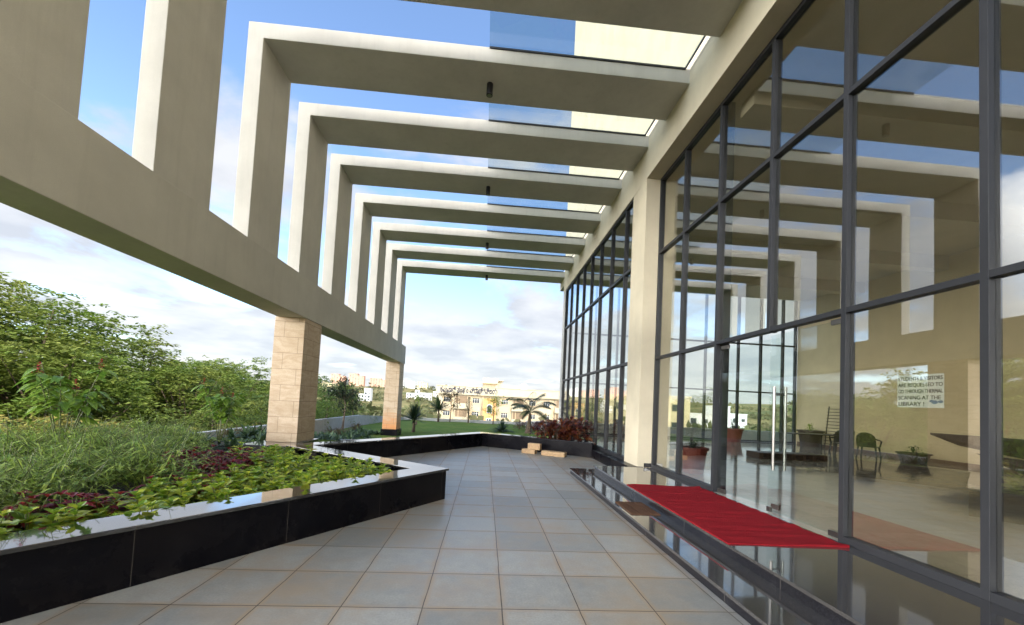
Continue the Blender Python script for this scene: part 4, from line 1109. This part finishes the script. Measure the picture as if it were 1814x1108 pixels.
# ------------------------------------------------------------------ hostel
def hostel():
    HY = 80.0
    H = thing("hostel_building", (4, HY+5, -2.9), "two storey cream hostel with blue lettering on its parapet, beyond the lawn", "building")
    def X(xc): return -9.4+(xc-200)*.0202
    z0 = -3.3
    X1 = 20.5
    part(bx(-9.4, X1, HY, HY+11, z0, 2.72), "wall", 'h_cream', H)
    m = MB(); m.box(-9.75, X1+.3, HY-.55, HY+11.3, 2.72, 4.32); part(m, "parapet", 'h_cream', H)
    m = MB(); m.box(-9.8, X1+.35, HY-.63, HY+11.35, 4.32, 4.40); part(m, "parapet_cap", 'h_tan', H)
    m = MB(); m.box(-.55, 2.6, HY+2, HY+5.5, 4.40, 6.45); m.box(2.6, 3.5, HY+2.6, HY+5, 4.40, 5.95); m.box(2.5, 3.75, HY+2.2, HY+5.2, 5.95, 6.1); part(m, "stair_head", 'h_cream', H)
    part(bx(-.9, 2.45, HY+1.2, HY+2, 5.28, 5.4), "stair_head_shade", 'h_tan', H)
    m = MB(); m.lathe((8.3, HY+5, 4.4), [(.75, 0), (.75, 1.0), (.6, 1.3), (.2, 1.5), (.05, 1.52)], 16); part(m, "water_tank", 'b_white', H)
    def win(xa, xb, za, zb):
        w = MB(); f = .09
        w.box(xa-.22, xb+.22, HY-.10, HY, zb, zb+.3); w.box(xa-.22, xb+.22, HY-.10, HY, za-.3, za)
        w.box(xa-.22, xa, HY-.10, HY, za, zb); w.box(xb, xb+.22, HY-.10, HY, za, zb)
        o = part(w, "window_surround", 'h_tan', H)
        sub(bx(xa, xb, HY-.03, HY-.012, za, zb), "pane", 'h_glass', o)
        b = MB()
        for k in range(4): xx = xa+(xb-xa)*k/3; b.box(xx-.035, xx+.035, HY-.06, HY-.032, za, zb)
        b.box(xa, xb, HY-.075, HY-.061, (za+zb)/2+.15, (za+zb)/2+.2)
        sub(b, "frame", 'b_white', o)
    def balc(xa, xb, za, zb):
        o = part(bx(xa, xb, HY-.28, HY-.02, za, zb), "balcony_blind", 'h_blind', H)
        b = MB()
        for k in (0, .27, 1): xx = xa+(xb-xa)*k; b.box(xx-.05, xx+.05, HY-.33, HY-.285, za, zb)
        sub(b, "post", 'h_tan', o)
        part(bx(xa-.25, xb+.1, HY-.6, HY-.001, za-1.12, za-.02), "balcony_front", 'h_cream', H)
    for zoff in (0, -2.72):
        for xc0, xc1 in ((258, 325), (543, 612), (835, 900), (1112, 1180), (1258, 1325)):
            win(X(xc0), X(xc1), 1.15+zoff, 2.12+zoff)
        for xc0, xc1 in ((376, 495), (950, 1058), (1385, 1500)):
            balc(X(xc0), X(xc1), 1.0+zoff, 2.45+zoff)
    for xc in (335, 515, 640, 915, 1075, 1350):
        part(bx(X(xc), X(xc+16), HY-.16, HY-.001, z0, 2.72), "pilaster", 'h_tan', H)
    for xc in (652, 1540):
        part(bx(X(xc), X(xc+130), HY-.9, HY-.17, z0, 2.2), "orange_bay", 'h_orange', H)
        n = 10; xa, xb = X(xc+42), X(xc+86); m = MB(); m2 = MB()
        def arch(xa, xb, za, zb): return [(xa, za), (xb, za)]+[((xa+xb)/2+(xb-xa)/2*math.cos(math.pi*k/n), zb+(xb-xa)/2*.8*math.sin(math.pi*k/n)) for k in range(n+1)]
        m.prism_y(arch(xa-.1, xb+.1, -.75, .6), HY-.95, HY-.902); o = part(m, "arched_window", 'b_white', H)
        m2.prism_y(arch(xa, xb, -.65, .55), HY-.975, HY-.952); sub(m2, "pane", 'h_glass', o)
        d = part(bx(xa-.15, xb+.05, HY-.95, HY-.902, -3.2, -1.75), "door", 'b_white', H)
        sub(bx(xa, xa+.35, HY-.97, HY-.952, -3.1, -1.9), "pane", 'h_glass', d); sub(bx(xa+.45, xb-.05, HY-.97, HY-.952, -3.1, -1.9), "pane", 'h_glass', d)
    # lettering: Kannada syllables set one by one, subscripts below
    m = MB(); cx = 0.0; S = 1.45
    def put(s_, dx=0, dz=0, k=1.0, adv=True):
        nonlocal cx
        vs, fs = text_mesh(s_, S, "lettering", .045)
        x0 = min(v[0] for v in vs); wd = max(v[0] for v in vs)-x0
        m.add([(X(222)+cx+dx+(v[0]-x0)*k, HY-.60, 3.12+dz+v[1]*k) for v in vs], fs)
        if adv: cx += wd*k+.07
        return wd
    def below(s_, k=.5): put(s_, -.62, -.36, k, False)
    put("\u0c95"); put("\u0cae"); below("\u0cae"); put("\u0cb5\u0cbe"); put("\u0cb0\u0cbf"); cx += .45
    put("\u0cb8"); put("\u0c82"); put("\u0c98"); put("\u0c82"); cx += .45
    put("\u0cb5\u0cbf"); put("\u0ca6\u0cbe"); below("\u0caf", .55); put("\u0ca5\u0cbf"); put("\u0ccd", .0, .05, .9); put("\u0ca8\u0cbf"); put("\u0cb2"); put("\u0caf")
    # fit to the width it has on the parapet
    wtot = cx; tgt = X(788)-X(222); k = tgt/wtot; xl = X(222)
    m.v = [(xl+(v[0]-xl)*k, v[1], v[2]) for v in m.v]
    part(m, "lettering", 'h_ink', H)
hostel()

# ------------------------------------------------------------------ other houses
def house(loc, rot, blocks, mat, nwin, label, group=None, cat="building", name="house"):
    """blocks: (x0, x1, depth, height) side by side; windows in rows on the front and the side"""
    t = thing(name, loc, label, cat, group); W = MB(); F = []
    x, y, z = loc
    for (x0, x1, d, h) in blocks:
        W.box(x0, x1, 0, d, -3, h); W.box(x0-.2, x1+.2, -.2, d+.2, h, h+.35)
    W.v = [(v[0]+x, v[1]+y, v[2]+z) for v in W.v]
    part(W, "wall", mat, t)
    for (x0, x1, d, h) in blocks:
        fl = max(1, int(h/3.1)); nw = max(1, int((x1-x0)/nwin))
        for f in range(fl):
            for k in range(nw):
                xx = x0+(k+.5)*(x1-x0)/nw; zz = .9+f*h/fl
                m = bx(xx-.75+x, xx+.75+x, y-.08, y-.01, zz+z, zz+1.4+z)
                if (f+k) % 5 == 2: m = bx(xx-1.0+x, xx+1.0+x, y-.08, y-.01, zz+z-.6, zz+1.6+z)
                part(m, "window", 'h_glass', t)
    t.rotation_euler.z = rot
    return t
def tz(x, y): return terrain_z(x, y)
hs = [
 ((-250, 600), .1, [(0, 9, 10, 10), (9, 14, 10, 13.5), (14, 28, 12, 11)], 'b_yellow', 3, "pale yellow apartment block below the salmon towers"),
 ((-182, 480), .0, [(0, 13, 10, 7)], 'b_white', 3.5, "white two storey house left of the white tower house"),
 ((-125, 400), .05, [(0, 5.5, 8, 7.0), (5.5, 11.5, 9, 12.8)], 'b_white', 2.6, "narrow white house with a tall stair tower on the hillside"),
 ((-49, 165), .1, [(0, 2.6, 5, 1.6), (2.6, 4.2, 4, 3.0), (4.2, 6.2, 5, 1.7)], 'b_white', 2.4, "tiny white roofed shed in the scrub between the pillars"),
 ((-94, 480), .1, [(0, 10, 10, 7), (10, 15, 9, 11), (15, 30, 10, 8)], 'b_white', 3.2, "white house row right of the far stone pillar"),
 ((-78, 600), .0, [(0, 18, 10, 9), (18, 26, 10, 12)], 'b_white', 3.6, "white block on the slope above the hostel's left end"),
]
for (x, y), rot, bl, mt, nw, lab in hs: house((x, y, tz(x, y)), rot, bl, mt, nw, lab)
for (x, y, w_, h_, mt, lab) in ((-275, 720, 24, 21, 'b_pink', "salmon apartment tower at the left end of the ridge"), (-242, 715, 26, 24, 'b_pink', "tallest salmon apartment tower on the ridge"), (-208, 725, 34, 17, 'b_pink', "long salmon apartment block right of the tallest tower"), (-166, 720, 18, 17, 'b_white', "white apartment tower on the ridge beside the salmon block"), (-144, 725, 16, 14, 'b_white', "smaller white apartment tower on the ridge"), (-122, 715, 18, 13, 'b_yellow', "cream apartment block at the right end of the ridge group"), (-78, 700, 24, 10, 'b_white', "low white house alone on the ridge"), (-30, 690, 26, 12, 'b_white', "white ridge house above the hostel's lettering")):
    house((x*1.25, y*1.25, tz(x*1.25, y*1.25)-1), 0, [(0, w_*.7, 14, h_*1.2), (w_*.7, w_*1.25, 12, h_*1.02)], mt, 5, lab)
house((27, 84, -3.2), -.15, [(0, 7, 9, 7.4), (7, 11, 8, 5.5), (11, 17, 9, 7.6)], 'b_yellow', 3.2, "pale yellow house seen through the near lobby glass")
house((70, 140, tz(70, 140)), -.3, [(0, 12, 10, 8), (12, 18, 9, 11)], 'b_white', 3.2, "white house on the slope seen through the lobby")
house((120, 190, tz(120, 190)), -.4, [(0, 10, 9, 9)], 'b_white', 3, "lone grey white block on the hillside seen through the doors")
